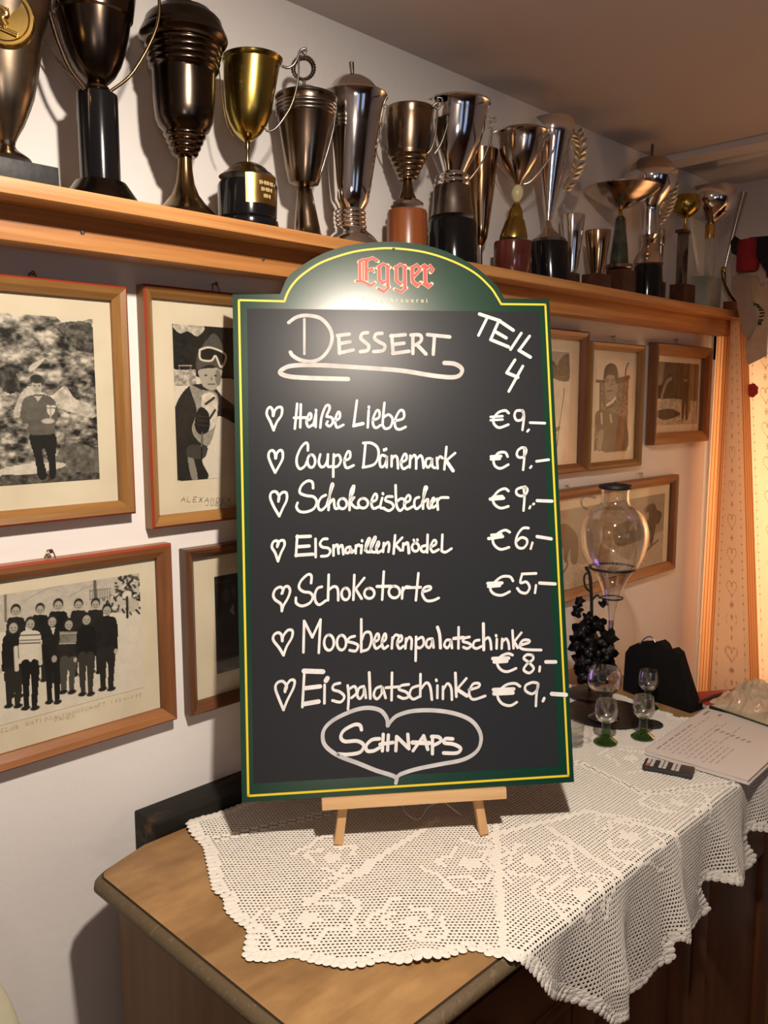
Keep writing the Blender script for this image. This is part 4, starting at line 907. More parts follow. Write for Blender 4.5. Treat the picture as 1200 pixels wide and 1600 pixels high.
# 19 slanting trumpet award
t = Tro(1143, 484, -0.060, 'slender slanting silver trumpet award on a small wooden block at the shelf end')
t.block('base', 1143, 471, 489, 34, M_redwood, 0.030)
P = [t.loc(1133, 418), t.loc(1147, 360), t.loc(1162, 300)]
tube('trumpet', cr(P, 8), [0.0035+0.0075*(i/16)**1.2 for i in range(17)], M_silverw, t.root, 24)
bmk = bmesh.new(); bmesh.ops.create_uvsphere(bmk, u_segments=20, v_segments=12, radius=0.0085, matrix=Matrix.Translation(t.loc(1130, 421))); fin('knob', bmk, M_gold, t.root, 0)
t.wire('curved_arm', [(1130, 424), (1132, 440), (1139, 458), (1150, 473)], [0.006]*19, M_bronze, 0.0, flat=0.5)

# ------------------------------------------------------------------ framed photographs
M_photo = attr_mat('photo_print', 0.45, 0.3)
M_mount = mat('cream_mount', (0.74, 0.67, 0.52), 0.8, col2=(0.66, 0.58, 0.43), nscale=9)
M_glass = glass_mat('picture_glass', (0.97, 0.97, 0.96), 0.004, 0.14, 0.04)
M_redpaint = mat('red_paint_edge', (0.30, 0.04, 0.015), 0.5)
M_ink = mat('faded_ink', (0.13, 0.045, 0.025), 0.8)
M_ink2 = mat('pencil_grey', (0.30, 0.25, 0.19), 0.8)
fw1 = wood('honey_frame', (0.33, 0.165, 0.048), (0.22, 0.10, 0.026), 0.35, 2, 60, 4); fw1h = wood('honey_frame_rail', (0.33, 0.165, 0.048), (0.22, 0.10, 0.026), 0.35, 0, 60, 4)
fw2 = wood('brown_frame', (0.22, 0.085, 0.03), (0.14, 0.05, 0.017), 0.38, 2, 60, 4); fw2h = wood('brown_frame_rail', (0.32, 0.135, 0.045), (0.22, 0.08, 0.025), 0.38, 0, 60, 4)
fw3 = wood('dark_frame', (0.155, 0.06, 0.022), (0.09, 0.035, 0.014), 0.38, 2, 60, 4); fw3h = wood('dark_frame_rail', (0.155, 0.06, 0.022), (0.09, 0.035, 0.014), 0.38, 0, 60, 4)
YF = -0.020
def vnoise(h, w_, cell, seed, aspect=1.0):
    r = np.random.default_rng(seed); gh, gw = int(h/cell)+3, int(w_/(cell*aspect))+3; g = r.random((gh, gw))
    y = np.arange(h)/cell; x = np.arange(w_)/(cell*aspect); yi = y.astype(int); xi = x.astype(int); fy = (y-yi)[:, None]; fx = (x-xi)[None]
    fy = fy*fy*(3-2*fy); fx = fx*fx*(3-2*fx)
    a = g[yi][:, xi]; b = g[yi][:, xi+1]; c = g[yi+1][:, xi]; d = g[yi+1][:, xi+1]
    return (a*(1-fx)+b*fx)*(1-fy)+(c*(1-fx)+d*fx)*fy
def fnoise(h, w_, cell, seed, octv=4, aspect=1.0):
    o = 0; a = 1; t = 0
    for k in range(octv): o = o+a*vnoise(h, w_, max(cell/2**k, 1.01), seed+k, aspect); t += a; a *= 0.6
    return o/t
class Pic:
    def __init__(s, x0, x1, z0, z1, f, step=0.00095, y=YF+0.006):
        s.x0, s.x1, s.z0, s.z1, s.f, s.y = x0, x1, z0, z1, f, y
        s.W = int((x1-x0)/step*0.85); s.H = int((z1-z0)/step); s.a = np.full((s.H, s.W), 0.5)
        s.X, s.Y = np.meshgrid((np.arange(s.W)+.5), (np.arange(s.H)+.5))
    def p(s, cx, cy):
        q = at(*s.f(cx, cy), 1, s.y); return ((q[0]-s.x0)/(s.x1-s.x0)*s.W, (s.z1-q[2])/(s.z1-s.z0)*s.H)
    def sc(s, cx, cy): a = s.p(cx, cy); b = s.p(cx+10, cy); return abs(b[0]-a[0])/10
    def scy(s, cx, cy): a = s.p(cx, cy); b = s.p(cx, cy+10); return abs(b[1]-a[1])/10
    def put(s, m_, v): s.a = s.a*(1-m_)+v*m_
    def poly(s, pts, v, nz=0.0, smooth=True):
        P = [s.p(*q) for q in (cr(pts, 4, True) if smooth else pts)]; m_ = inpoly(s.X, s.Y, P).astype(float)
        if nz: v = v+nz*(fnoise(s.H, s.W, 5, int(pts[0][0]) % 997+3)-0.5)
        s.put(m_, v)
    def ell(s, cx, cy, rx, ry, v, rot=0.0, soft=1.0):
        c = s.p(cx, cy); kx = s.sc(cx, cy); ky = s.scy(cx, cy); dx = (s.X-c[0])/kx; dy = (s.Y-c[1])/ky
        co, si = math.cos(rot), math.sin(rot); d = np.hypot((dx*co+dy*si)/rx, (-dx*si+dy*co)/ry); s.put(np.clip((1-d)*min(rx*kx, ry*ky)/soft+0.5, 0, 1), v)
    def line(s, pts, wd, v, n=4):
        P = [s.p(*q) for q in (cr(pts, n) if len(pts) > 2 else pts)]; k = s.sc(*pts[0]); m_ = np.full(s.a.shape, 99.0)
        for a, b in zip(P, P[1:]): m_ = np.minimum(m_, seg_dist(s.X, s.Y, a, b))
        s.put(np.clip(wd*k/2-m_+0.5, 0, 1), v)
    def build(s, parent, name='photograph'):
        if s.x0 > 1.2: s.a = (s.a-0.5)*1.45+0.47
        s.a = s.a+0.035*(fnoise(s.H, s.W, 2.2, 5, 2)-0.5)
        a = np.clip(s.a, 0.0, 1.0); W_, H_ = s.W, s.H
        gx = np.linspace(s.x0, s.x1, W_+1); gz = np.linspace(s.z1, s.z0, H_+1)
        V = np.stack([np.repeat(gx[None], H_+1, 0), np.full((H_+1, W_+1), s.y), np.repeat(gz[:, None], W_+1, 1)], -1).reshape(-1, 3)-np.array(parent.location)
        i, j = np.meshgrid(np.arange(H_), np.arange(W_), indexing='ij'); b0 = (i*(W_+1)+j).ravel()
        Fq = np.stack([b0, b0+W_+1, b0+W_+2, b0+1], -1)
        me = big_mesh(name, V, Fq); c = me.color_attributes.new('Col', 'FLOAT_COLOR', 'CORNER')
        g = a.ravel()[:, None]**1.9; tint = np.array([[0.90, 0.83, 0.70]]); col = np.clip(g*tint+0.006, 0, 1); col = np.concatenate([col, np.ones((len(col), 1))], 1)
        c.data.foreach_set('color', np.repeat(col, 4, 0).astype(np.float32).ravel())
        return link(name, me, M_photo, parent)
def man(pc, x, y, h, top, leg, face=0.62, w_=1.0, hair=0.1, hat=False, turn=0):
    """standing figure: x,y = head centre (crop units), h = head-to-foot length"""
    r = h/15.0
    pc.poly([(x-r*2.0*w_, y+r*2.2), (x-r*.8, y+r*1.2), (x+r*.8, y+r*1.2), (x+r*2.0*w_, y+r*2.2), (x+r*2.2*w_, y+r*6), (x+r*1.7*w_, y+r*7.4), (x-r*1.7*w_, y+r*7.4), (x-r*2.2*w_, y+r*6)], top, 0.12)
    for s_ in (-1, 1):
        pc.poly([(x+s_*r*0.1, y+r*7.0), (x+s_*r*1.6, y+r*7.0), (x+s_*r*1.5, y+r*11), (x+s_*r*1.2+turn, y+r*14), (x+s_*r*.5+turn, y+r*14), (x+s_*r*.35, y+r*10)], leg)
        pc.ell(x+s_*r*1.1+turn, y+h-r*0.9, r*1.1, r*0.5, 0.06)
    pc.ell(x, y, r*0.95, r*1.2, face); pc.ell(x, y-r*.55, r*1.05, r*.85, hair)
    for s_ in (-1, 1): pc.ell(x+s_*r*.35, y+r*0.05, r*.17, r*.13, 0.15)
    pc.line([(x-r*.3, y+r*.65), (x+r*.3, y+r*.65)], r*.2, 0.3)

def framed(label, x0, x1, z0, z1, wd, mv, mh, rim=None, pic=None, tilt=0.0, mount=M_mount, inner=None, dep=0.022):
    fr = empty('picture_frame', ((x0+x1)/2, 0, (z0+z1)/2), label, 'picture', 'framed photographs on the wall'); L0 = Vector(fr.location)
    yb = -0.0015; yf = -dep
    # four mitred sides with a slope falling towards the mount
    def prof(o0, o1): return [(o0, yb), (o0, yf+0.003), (o0+0.003*(1 if o1 > o0 else -1), yf), (o1-(o1-o0)*0.45, yf+0.003), (o1, yf+0.010), (o1, yb)]
    S = prof(0.0, wd)
    corners = [(x0, z1, 1, -1), (x1, z1, -1, -1), (x1, z0, -1, 1), (x0, z0, 1, 1)]
    for k in range(4):
        a = corners[k]; b = corners[(k+1) % 4]; bm = bmesh.new()
        A = [bm.verts.new(Vector((a[0]+a[2]*o, y, a[1]+a[3]*o))-L0) for o, y in S]; B = [bm.verts.new(Vector((b[0]+b[2]*o, y, b[1]+b[3]*o))-L0) for o, y in S]
        n = len(S)
        for i in range(n):
            f = bm.faces.new((A[i], A[(i+1) % n], B[(i+1) % n], B[i])); 
            f.material_index = 1 if (rim and i == 1) else 0
        bm.faces.new(A[::-1]); bm.faces.new(B)
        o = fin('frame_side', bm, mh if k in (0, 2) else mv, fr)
        if rim: o.data.materials.append(rim)
    box('mount', ((x0+x1)/2-L0.x, -0.0045, 0), (x1-x0-wd*1.7, 0.003, z1-z0-wd*1.7), mount, fr)
    if pic is not None: pic.y = -0.0066; pic.build(fr)
    if inner: box('glass', (0, -0.0095, 0), (x1-x0-wd*2.0, 0.001, z1-z0-wd*2.0), M_glass, fr)
    # wire hanger and nail at the top
    return fr
M_brassnail = mat('nail_brass', (0.35, 0.26, 0.14), 0.3, 1.0)
def hanger(fr, px, py):
    p = at(px, py, 1, -0.012); L0 = Vector(fr.location)
    tube('hanger', cr([Vector((p[0]-0.006, -0.012, p[2]-0.008))-L0, Vector((p[0]-0.004, -0.009, p[2]+0.002))-L0, Vector((p[0], -0.007, p[2]+0.005))-L0, Vector((p[0]+0.004, -0.009, p[2]+0.002))-L0, Vector((p[0]+0.006, -0.012, p[2]-0.008))-L0], 4), 0.0009, M_brassnail, fr, 6)
    n = lathe('nail', [(0, 0.002), (0.002, 0.0015), (0.003, 0.0), (0.0008, -0.001), (0.0008, -0.012), (0, -0.012)], M_brassnail, fr, 10); n.rotation_euler = (math.pi/2, 0, 0); n.location = Vector((p[0], -0.0125, p[2]+0.004))-L0

# small upright hand lettering (unit box strokes)
GL = {'A': [[(0, 0), (.5, 1), (1, 0)], [(.2, .4), (.8, .4)]], 'L': [[(0, 1), (0, 0), (.8, 0)]], 'E': [[(.8, 1), (0, 1), (0, 0), (.8, 0)], [(0, .5), (.6, .5)]], 'X': [[(0, 0), (.8, 1)], [(0, 1), (.8, 0)]], 'N': [[(0, 0), (0, 1), (.8, 0), (.8, 1)]], 'D': [[(0, 0), (0, 1), (.7, .8), (.7, .2), (0, 0)]], 'R': [[(0, 0), (0, 1), (.7, .8), (.6, .5), (0, .5)], [(.3, .5), (.8, 0)]], 'W': [[(0, 1), (.25, 0), (.5, .7), (.75, 0), (1, 1)]], 'I': [[(.2, 0), (.2, 1)]], 'T': [[(0, 1), (.9, 1)], [(.45, 1), (.45, 0)]], 'J': [[(.6, 1), (.6, .15), (.3, 0), (0, .2)]], 'U': [[(0, 1), (0, .2), (.4, 0), (.8, .2), (.8, 1)]], 'G': [[(.8, .8), (.4, 1), (0, .6), (.1, .1), (.5, 0), (.8, .4), (.4, .4)]], 'B': [[(0, 0), (0, 1), (.6, .8), (.1, .5), (.7, .25), (0, 0)]], 'M': [[(0, 0), (0, 1), (.5, .4), (1, 1), (1, 0)]], 'S': [[(.8, .9), (.3, 1), (.1, .7), (.7, .35), (.5, 0), (0, .1)]], 'C': [[(.8, .85), (.3, 1), (0, .5), (.3, 0), (.8, .15)]], 'O': [[(.4, 1), (0, .5), (.4, 0), (.8, .5), (.4, 1)]], 'K': [[(0, 0), (0, 1)], [(.8, 1), (0, .45), (.8, 0)]], 'H': [[(0, 0), (0, 1)], [(.8, 0), (.8, 1)], [(0, .5), (.8, .5)]], 'P': [[(0, 0), (0, 1), (.7, .8), (.6, .5), (0, .5)]], '1': [[(0, .7), (.3, 1), (.3, 0)]], '9': [[(.6, .6), (.2, .5), (.1, .9), (.6, .9), (.6, .5), (.3, 0)]], '5': [[(.7, 1), (.1, 1), (.1, .6), (.6, .5), (.5, .05), (0, .1)]], '4': [[(.6, 0), (.6, 1), (0, .4), (.8, .4)]], '-': [[(0, .45), (.7, .45)]], '6': [[(.6, 1), (.1, .6), (.1, .1), (.5, 0), (.6, .4), (.1, .45)]], '0': [[(.4, 1), (0, .5), (.4, 0), (.8, .5), (.4, 1)]], 'F': [[(.8, 1), (0, 1), (0, 0)], [(0, .5), (.6, .5)]], 'Z': [[(0, 1), (.8, 1), (0, 0), (.8, 0)]], 'V': [[(0, 1), (.4, 0), (.8, 1)]]}
def handline(name, parent, s, A, B, hgt, m_, wd=0.0006, y=-0.0064, slant=0.15, mapf=None):
    """writes s from world (x,z) A to B"""
    bm = bmesh.new(); n = len(s); L0 = parent.location; A = np.array(A); B = np.array(B); d = (B-A); k = d/n; nn = np.array([-d[1], d[0]])/np.linalg.norm(d); cw = np.linalg.norm(k)*0.72; e = d/np.linalg.norm(d)
    for i, ch in enumerate(s):
        for j, stt in enumerate(GL.get(ch, [])):
            P = [A+k*i+e*cw*(x+slant*z)+nn*z*hgt for x, z in stt]
            ribbon(bm, [(p[0]-L0.x, p[1]-L0.z) for p in P], wd, y-0.00002*j-L0.y, False)
    return fin(name, bm, m_, parent)

# --- 1 man with cup, upper left
cP = cc(0, 400, 1200/380.); cQ = cc(0, 830, 1200/380.); cR = cc(850, 480, 1191/350.)
def rect(f, tr, br, left=None, x0=None, y=-0.0066):
    a = at(*f(*tr), 1, y); b = at(*f(*br), 1, y); xr = (a[0]+b[0])/2
    xl_ = x0 if x0 is not None else at(*f(*left), 1, y)[0]
    return xl_, xr, b[2], a[2]
x0, x1, z0, z1 = rect(cP, (453, 312), (495, 1100), x0=0.385)
p1 = Pic(x0, x1, z0, z1, cP, 0.0011); h, w_ = p1.a.shape
n1 = fnoise(h, w_, 22, 1, 5, 1.5); n2 = fnoise(h, w_, 7, 9, 3, 1.6); n3 = fnoise(h, w_, 3.2, 19, 2, 1.3); p1.a = np.clip(0.42+(n1-0.5)*1.2+(n2-0.5)*1.0+(n3-0.5)*0.5, 0.08, 0.85)
p1.poly([(270, 280), (345, 350), (470, 300), (470, 270)], 0.84, 0, False)
p1.poly([(0, 560), (60, 540), (110, 640), (60, 680), (0, 620)], 0.2, 0.5); p1.poly([(290, 340), (460, 330), (460, 470), (380, 440)], 0.28, 0.6)
p1.poly([(80, 760), (150, 640), (260, 690), (330, 640), (380, 700), (470, 750), (470, 800), (330, 760), (200, 720), (100, 800)], 0.72, 0.5)
p1.poly([(160, 540), (235, 500), (200, 545), (160, 570)], 0.75, 0.3)
p1.poly([(320, 930), (490, 960), (490, 1100), (300, 1110)], 0.33, 0.4); p1.poly([(0, 1060), (120, 1030), (310, 1020), (320, 1045), (120, 1085), (0, 1100)], 0.78, 0.2)
p1.poly([(0, 1090), (150, 1080), (490, 1070), (490, 1120), (0, 1160)], 0.25, 0.5)
p1.poly([(160, 875), (280, 870), (287, 1000), (287, 1090), (258, 1095), (250, 1010), (222, 930), (225, 1000), (245, 1090), (205, 1100), (185, 1000)], 0.10)
p1.poly([(122, 720), (160, 688), (240, 685), (285, 720), (290, 790), (285, 830), (275, 878), (158, 880), (150, 820), (120, 790)], 0.33, 0.12)
p1.line([(125, 770), (140, 815), (240, 820)], 26, 0.30); p1.line([(285, 750), (285, 810), (250, 825)], 22, 0.30); p1.ell(250, 815, 32, 13, 0.72)
p1.poly([(180, 690), (200, 720), (222, 690)], 0.70, 0, False); p1.ell(193, 645, 26, 36, 0.66); p1.ell(193, 606, 32, 22, 0.16); p1.ell(222, 620, 8, 18, 0.2)
for ex_, in ((183,), (206,)): p1.ell(ex_, 640, 5, 3.5, 0.2)
p1.line([(184, 664), (204, 664)], 4, 0.3); p1.ell(193, 652, 4, 6, 0.5)
p1.poly([(244, 735), (284, 735), (280, 775), (262, 790), (248, 775)], 0.80); p1.line([(246, 750), (283, 750)], 5, 0.3); p1.line([(262, 735), (262, 785)], 4, 0.45); p1.line([(262, 788), (262, 810)], 6, 0.7); p1.ell(264, 732, 19, 5, 0.3)
f1 = framed('honey-wood framed photograph of a man holding a cup, upper left', 0.352, 0.5745, 1.3305, 1.632, 0.0185, fw1, fw1h, M_redpaint, p1, inner=True)
hanger(f1, 52, 432)
# --- 2 young skier, partly behind the board
x0, x1, z0, z1 = rect(cP, (1150, 370), (1160, 1102), left=(850, 335))
x1 = 0.770; p2 = Pic(x0, x1, z0+0.004, z1+0.004, cP, 0.0009); h, w_ = p2.a.shape
p2.a = 0.86+0.05*(fnoise(h, w_, 6, 3)-0.5); p2.poly([(840, 320), (1250, 340), (1300, 620), (1150, 605), (1000, 600), (840, 545)], 0.10, 0.12, False)
p2.poly([(870, 335), (1020, 345), (990, 395), (940, 370), (900, 380)], 0.7, 0.6); p2.poly([(850, 560), (980, 560), (985, 640), (850, 638)], 0.62, 0.8, False); p2.line([(895, 540), (960, 540)], 5, 0.7); p2.line([(900, 540), (900, 600)], 3, 0.6); p2.line([(955, 540), (955, 600)], 3, 0.6)
p2.poly([(870, 860), (880, 740), (950, 640), (1060, 640), (1120, 700), (1250, 800), (1250, 870), (1100, 790), (1060, 840), (1040, 930), (1020, 940), (890, 910), (850, 880)], 0.13, 0.08)
p2.poly([(950, 640), (1010, 660), (1085, 680), (1085, 800), (1050, 930), (1010, 930), (960, 860), (985, 760)], 0.55, 0.25); p2.poly([(1010, 690), (1080, 690), (1078, 830), (1030, 850)], 0.82, 0.3)
p2.line([(1030, 730), (1070, 700)], 12, 0.15); p2.line([(1050, 800), (1076, 760)], 10, 0.15)
p2.poly([(870, 900), (1035, 940), (1010, 1010), (1040, 1100), (880, 1105), (850, 1000)], 0.12, 0.06); p2.poly([(940, 990), (965, 990), (990, 1100), (960, 1100)], 0.5); p2.poly([(945, 935), (1030, 945), (1020, 1000), (940, 990)], 0.22)
p2.poly([(985, 770), (1010, 745), (1045, 780), (1045, 860), (1000, 880), (975, 840)], 0.10); 
for yy in (790, 812, 834): p2.line([(990, yy), (1040, yy+4)], 3, 0.25)
p2.line([(1012, 860), (1008, 1010)], 9, 0.12); p2.line([(1012, 870), (1009, 940)], 3, 0.6)
p2.poly([(998, 560), (1105, 555), (1100, 610), (1080, 655), (1050, 662), (1015, 640), (1000, 600)], 0.66); p2.ell(1090, 600, 14, 40, 0.45)
p2.poly([(985, 560), (990, 480), (1030, 420), (1070, 380), (1110, 430), (1120, 500), (1112, 562), (1050, 535)], 0.27, 0.06); p2.line([(1010, 450), (1100, 430)], 5, 0.3); p2.line([(1020, 425), (1090, 412)], 4, 0.3)
p2.poly([(1000, 460), (1050, 450), (1125, 480), (1125, 530), (1100, 545), (1075, 490), (1055, 515), (1005, 508)], 0.10); p2.line([(1000, 462), (1050, 450), (1125, 482), (1122, 528), (1102, 545), (1078, 492), (1056, 516), (1004, 508), (1000, 462)], 10, 0.88)
p2.ell(1030, 588, 7, 4, 0.15); p2.ell(1078, 590, 7, 4, 0.15); p2.ell(1058, 605, 6, 10, 0.5); p2.line([(1042, 632), (1074, 632)], 6, 0.3)
f2 = framed('honey-wood framed photograph of a child skier with goggles, half behind the board', 0.5985, 0.815, 1.306, 1.6385, 0.0165, fw1, fw1h, M_redpaint, p2, inner=True)
hanger(f2, 338, 448)
w0 = lambda f, x, y: (lambda q: (q[0], q[2]))(at(*f(x, y), 1, -0.0066))
handline('caption', f2, 'ALEXANDER WINTER', w0(cP, 893, 1212), w0(cP, 1330, 1222), 0.0072, M_ink, 0.0008)
handline('caption', f2, 'JUGENDMEISTER', w0(cP, 1015, 1232), w0(cP, 1300, 1240), 0.0045, M_ink, 0.0006)
# --- 3 group in the snow, lower left
x0, x1, z0, z1 = rect(cQ, (688, 207), (690, 770), x0=0.335)
a_ = at(*cQ(0, 315), 1, -0.0066); b_ = at(*cQ(0, 960), 1, -0.0066); c_ = at(*cQ(705, 770), 1, -0.0066)
p3 = Pic(0.330, at(*cQ(695, 400), 1, -0.0066)[0], (b_[2]+c_[2])/2, (a_[2]+at(*cQ(688, 207), 1, -0.0066)[2])/2, cQ, 0.00095); h, w_ = p3.a.shape
p3.a = 0.86+0.07*(fnoise(h, w_, 9, 31)-0.5); p3.poly([(-60, 320), (700, 190), (700, 400), (400, 420), (-60, 520)], 0.74, 0.16, False)
for q in range(90):
    r = random.Random(q); y = 212+r.random()*200; x = 640+(r.random()-.5)*2*(30+90*min(1, (y-190)/150)); p3.line([(x, y), (x+(r.random()-.3)*36, y+r.random()*20)], 9, 0.08+0.25*r.random())
for q in range(10):
    r = random.Random(q+50); p3.ell(560+r.random()*120, 240+r.random()*150, 9, 6, 0.85)
p3.ell(640, 318, 24, 20, 0.88); p3.line([(640, 330), (642, 430)], 12, 0.15)
p3.line([(480, 240), (484, 330)], 16, 0.35); p3.line([(455, 300), (560, 285)], 3, 0.3); p3.line([(455, 340), (560, 330)], 3, 0.3)
for x in range(458, 560, 12): p3.line([(x, 292), (x, 345)], 3, 0.35)
p3.line([(38, 315), (40, 450)], 12, 0.4); p3.line([(130, 350), (240, 290), (330, 270)], 5, 0.6); p3.line([(350, 330), (420, 290), (470, 270)], 5, 0.6)
def person(x, y, hr, sh_w, body, foot_y, top=0.1, legs=0.13, face=0.66, hair=0.12, hipw=0.8, legdx=0):
    mid_ = body
    p3.poly([(x-hr*.5, y+hr*1.3), (x+hr*.6, y+hr*1.3), (x+sh_w, y+hr*2.2), (x+sh_w*1.1, mid_-20), (x+sh_w*.9, mid_), (x-sh_w*.9, mid_), (x-sh_w*1.1, mid_-20), (x-sh_w, y+hr*2.2)], top, 0.06)
    for s_ in (-1, 1):
        p3.poly([(x, mid_-8), (x+s_*sh_w*.85, mid_-8), (x+s_*sh_w*.75+legdx, (mid_+foot_y)/2), (x+s_*sh_w*.6+legdx, foot_y), (x+s_*sh_w*.18+legdx, foot_y), (x+s_*sh_w*.1+legdx*.6, (mid_+foot_y)/2)], legs)
        p3.ell(x+s_*sh_w*.45+legdx, foot_y, sh_w*.45, 11, 0.10)
    p3.ell(x, y-hr*.25, hr*1.05, hr*1.2, hair); p3.ell(x, y+hr*.12, hr*.84, hr*1.0, face)
    for s_ in (-1, 1): p3.ell(x+s_*hr*.35, y+hr*.1, hr*.15, hr*.1, 0.2)
    p3.line([(x-hr*.35, y+hr*.6), (x+hr*.35, y+hr*.6)], hr*.18, 0.35)
for a in ((90, 398, 24, 44, 620, 820, .12), (210, 390, 22, 40, 640, 740, .09), (300, 370, 24, 46, 640, 745, .08), (400, 368, 22, 38, 620, 715, .12), (484, 365, 22, 40, 600, 700, .12)): person(*a)
person(78, 480, 26, 52, 700, 870, .08); person(162, 462, 25, 52, 660, 880, .84, .07); p3.line([(90, 580), (95, 690)], 22, .82); p3.line([(212, 560), (212, 660)], 20, .8)
for yy, v in ((520, .25), (545, .4), (560, .25)): p3.line([(112, yy), (210, yy-4)], 7, v)
person(270, 450, 24, 46, 640, 850, .09, .07, legdx=6); p3.poly([(262, 480), (285, 480), (275, 520)], .8, 0, False); p3.ell(280, 636, 14, 18, .62)
person(352, 465, 23, 48, 640, 800, .12, .25, legdx=-6); p3.poly([(308, 500), (395, 500), (402, 560), (306, 565)], .45, .3, False); p3.line([(308, 510), (396, 508)], 4, .8); p3.line([(305, 560), (402, 558)], 4, .8)
person(440, 440, 24, 46, 620, 810, .07, .18); person(541, 395, 23, 48, 590, 785, .10, .12); p3.ell(585, 598, 10, 14, .7); p3.ell(384, 640, 9, 12, .7); p3.ell(12, 695, 10, 14, .7)
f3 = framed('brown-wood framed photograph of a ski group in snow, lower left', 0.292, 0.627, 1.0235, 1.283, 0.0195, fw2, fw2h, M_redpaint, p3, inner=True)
hanger(f3, 80, 866)
handline('caption', f3, 'CLUB NATIONALMANNSCHAFT 1954-1958', w0(cQ, 5, 995), w0(cQ, 725, 808), 0.0052, M_ink2, 0.0005)
handline('caption', f3, 'DAMEN', w0(cQ, 270, 940), w0(cQ, 375, 918), 0.0045, M_ink2, 0.0005)
# --- 4 dark photograph beside it, mostly behind the board
p4_ = at(*cQ(1060, 222), 1, -0.0066); q4 = at(*cQ(1068, 713), 1, -0.0066)
p4 = Pic((p4_[0]+q4[0])/2, 0.84, q4[2]+0.002, p4_[2]-0.001, cQ, 0.0012); h, w_ = p4.a.shape; p4.a = 0.08+0.10*fnoise(h, w_, 12, 77)
p4.line([(1070, 260), (1170, 245)], 3, .3); p4.ell(1130, 320, 16, 30, .22); p4.ell(1165, 300, 10, 24, .25); p4.poly([(1145, 400), (1165, 360), (1172, 420)], .5, .1, False); p4.poly([(1120, 680), (1175, 670), (1175, 700), (1120, 700)], .3, .3, False)
f4 = framed('dark brown framed photograph mostly hidden behind the lower left of the board', 0.6505, 0.86, 1.0205, 1.270, 0.0165, fw3, fw3h, None, p4, inner=True)
handline('caption', f4, 'VIUMIVUIM', w0(cQ, 1070, 195), w0(cQ, 1270, 150), 0.008, M_ink2, 0.0005)
# --- 5 slope with ski pole, right of the board
cS = cc(840, 500, 6.4)
a_ = at(*cS(335, 320), 1, -0.0066); b_ = at(*cS(330, 1400), 1, -0.0066)
p5 = Pic(1.565, a_[0], b_[2], a_[2]+0.004, cS, 0.0013); h, w_ = p5.a.shape; p5.a = 0.80+0.1*(fnoise(h, w_, 20, 5)-0.5)
p5.poly([(-60, 300), (350, 320), (345, 615), (150, 570), (-60, 560)], 0.60, 0.1, False); p5.poly([(140, 430), (190, 410), (230, 450), (320, 350), (345, 400), (335, 610), (150, 560)], 0.28, 0.35); p5.poly([(230, 440), (300, 345), (345, 350), (320, 440)], 0.30, 0.4)
p5.line([(292, 680), (290, 760), (245, 1060), (212, 1335)], 7, 0.15); p5.line([(165, 1070), (190, 1110), (240, 1080)], 26, 0.12); p5.line([(205, 1110), (212, 1150)], 14, 0.15)
f5 = framed('framed photograph of a snow slope with ski pole, just right of the board', 1.515, 1.728, 1.319, 1.638, 0.0195, fw2, fw2h, None, p5, inner=True)
# --- 6 man with a pack frame
a_ = at(*cS(570, 440), 1, -0.0066); b_ = at(*cS(915, 1305), 1, -0.0066); a2 = at(*cS(960, 600), 1, -0.0066)
p6 = Pic(at(*cS(590, 900), 1, -0.0066)[0]-.006, at(*cS(935, 900), 1, -0.0066)[0]+.004, b_[2], at(*cS(760, 400), 1, -0.0066)[2], cS, 0.0010); h, w_ = p6.a.shape; p6.a = np.full((h, w_), 0.80)
p6.poly([(650, 620), (940, 560), (930, 870), (920, 1305), (580, 1305), (610, 1000), (650, 900)], 0.42, 0.5, False)
p6.poly([(610, 930), (700, 900), (850, 960), (915, 1010), (915, 1305), (650, 1305), (640, 1120), (605, 1110)], 0.28, 0.15); p6.poly([(690, 1130), (760, 1080), (850, 1080), (880, 1200), (870, 1300), (660, 1300)], 0.07)
p6.poly([(640, 1120), (690, 1110), (660, 1300), (625, 1300)], 0.55); p6.line([(665, 940), (670, 1030)], 20, 0.72); p6.line([(755, 950), (765, 1020)], 16, 0.7)
p6.poly([(690, 540), (820, 530), (825, 700), (790, 790), (740, 800), (700, 730)], 0.55, 0.06); p6.poly([(690, 600), (700, 480), (760, 430), (820, 470), (835, 600), (800, 610), (790, 530), (720, 540)], 0.10)
p6.line([(612, 610), (830, 620), (940, 580)], 18, 0.12); p6.line([(655, 620), (652, 900)], 14, 0.16); p6.line([(825, 600), (940, 570)], 22, .2); p6.line([(905, 560), (912, 490), (935, 430)], 10, 0.2); p6.line([(690, 620), (695, 880)], 8, .25)
p6.line([(720, 850), (770, 820), (805, 780)], 16, 0.85); p6.line([(720, 885), (790, 850), (810, 820)], 12, .18); p6.ell(755, 640, 52, 90, 0.58); p6.poly([(700, 600), (705, 500), (760, 440), (815, 480), (822, 590), (800, 560), (740, 545), (712, 575)], 0.06); p6.ell(728, 618, 11, 5, .12); p6.ell(778, 616, 11, 5, .12); p6.line([(715, 600), (740, 598)], 6, .15); p6.line([(765, 596), (792, 598)], 6, .15); p6.ell(752, 655, 9, 14, .45); p6.ell(720, 640, 1, 1, .2); p6.ell(775, 640, 12, 6, .2); p6.line([(725, 710), (775, 705)], 10, .3)
p6.line([(585, 1150), (610, 1155)], 8, .2); p6.poly([(575, 1230), (600, 1210), (612, 1300), (578, 1300)], .2)
f6 = framed('narrow honey-wood framed photograph of a man carrying a pack frame', 1.741, 1.9945, 1.3185, 1.620, 0.0175, fw1, fw1h, None, p6, inner=True)
hanger(f6, 960, 528)
handline('caption', f6, 'MIUIVIMUIVIU', w0(cS, 575, 1345), w0(cS, 900, 1325), 0.004, M_ink2, 0.0005)
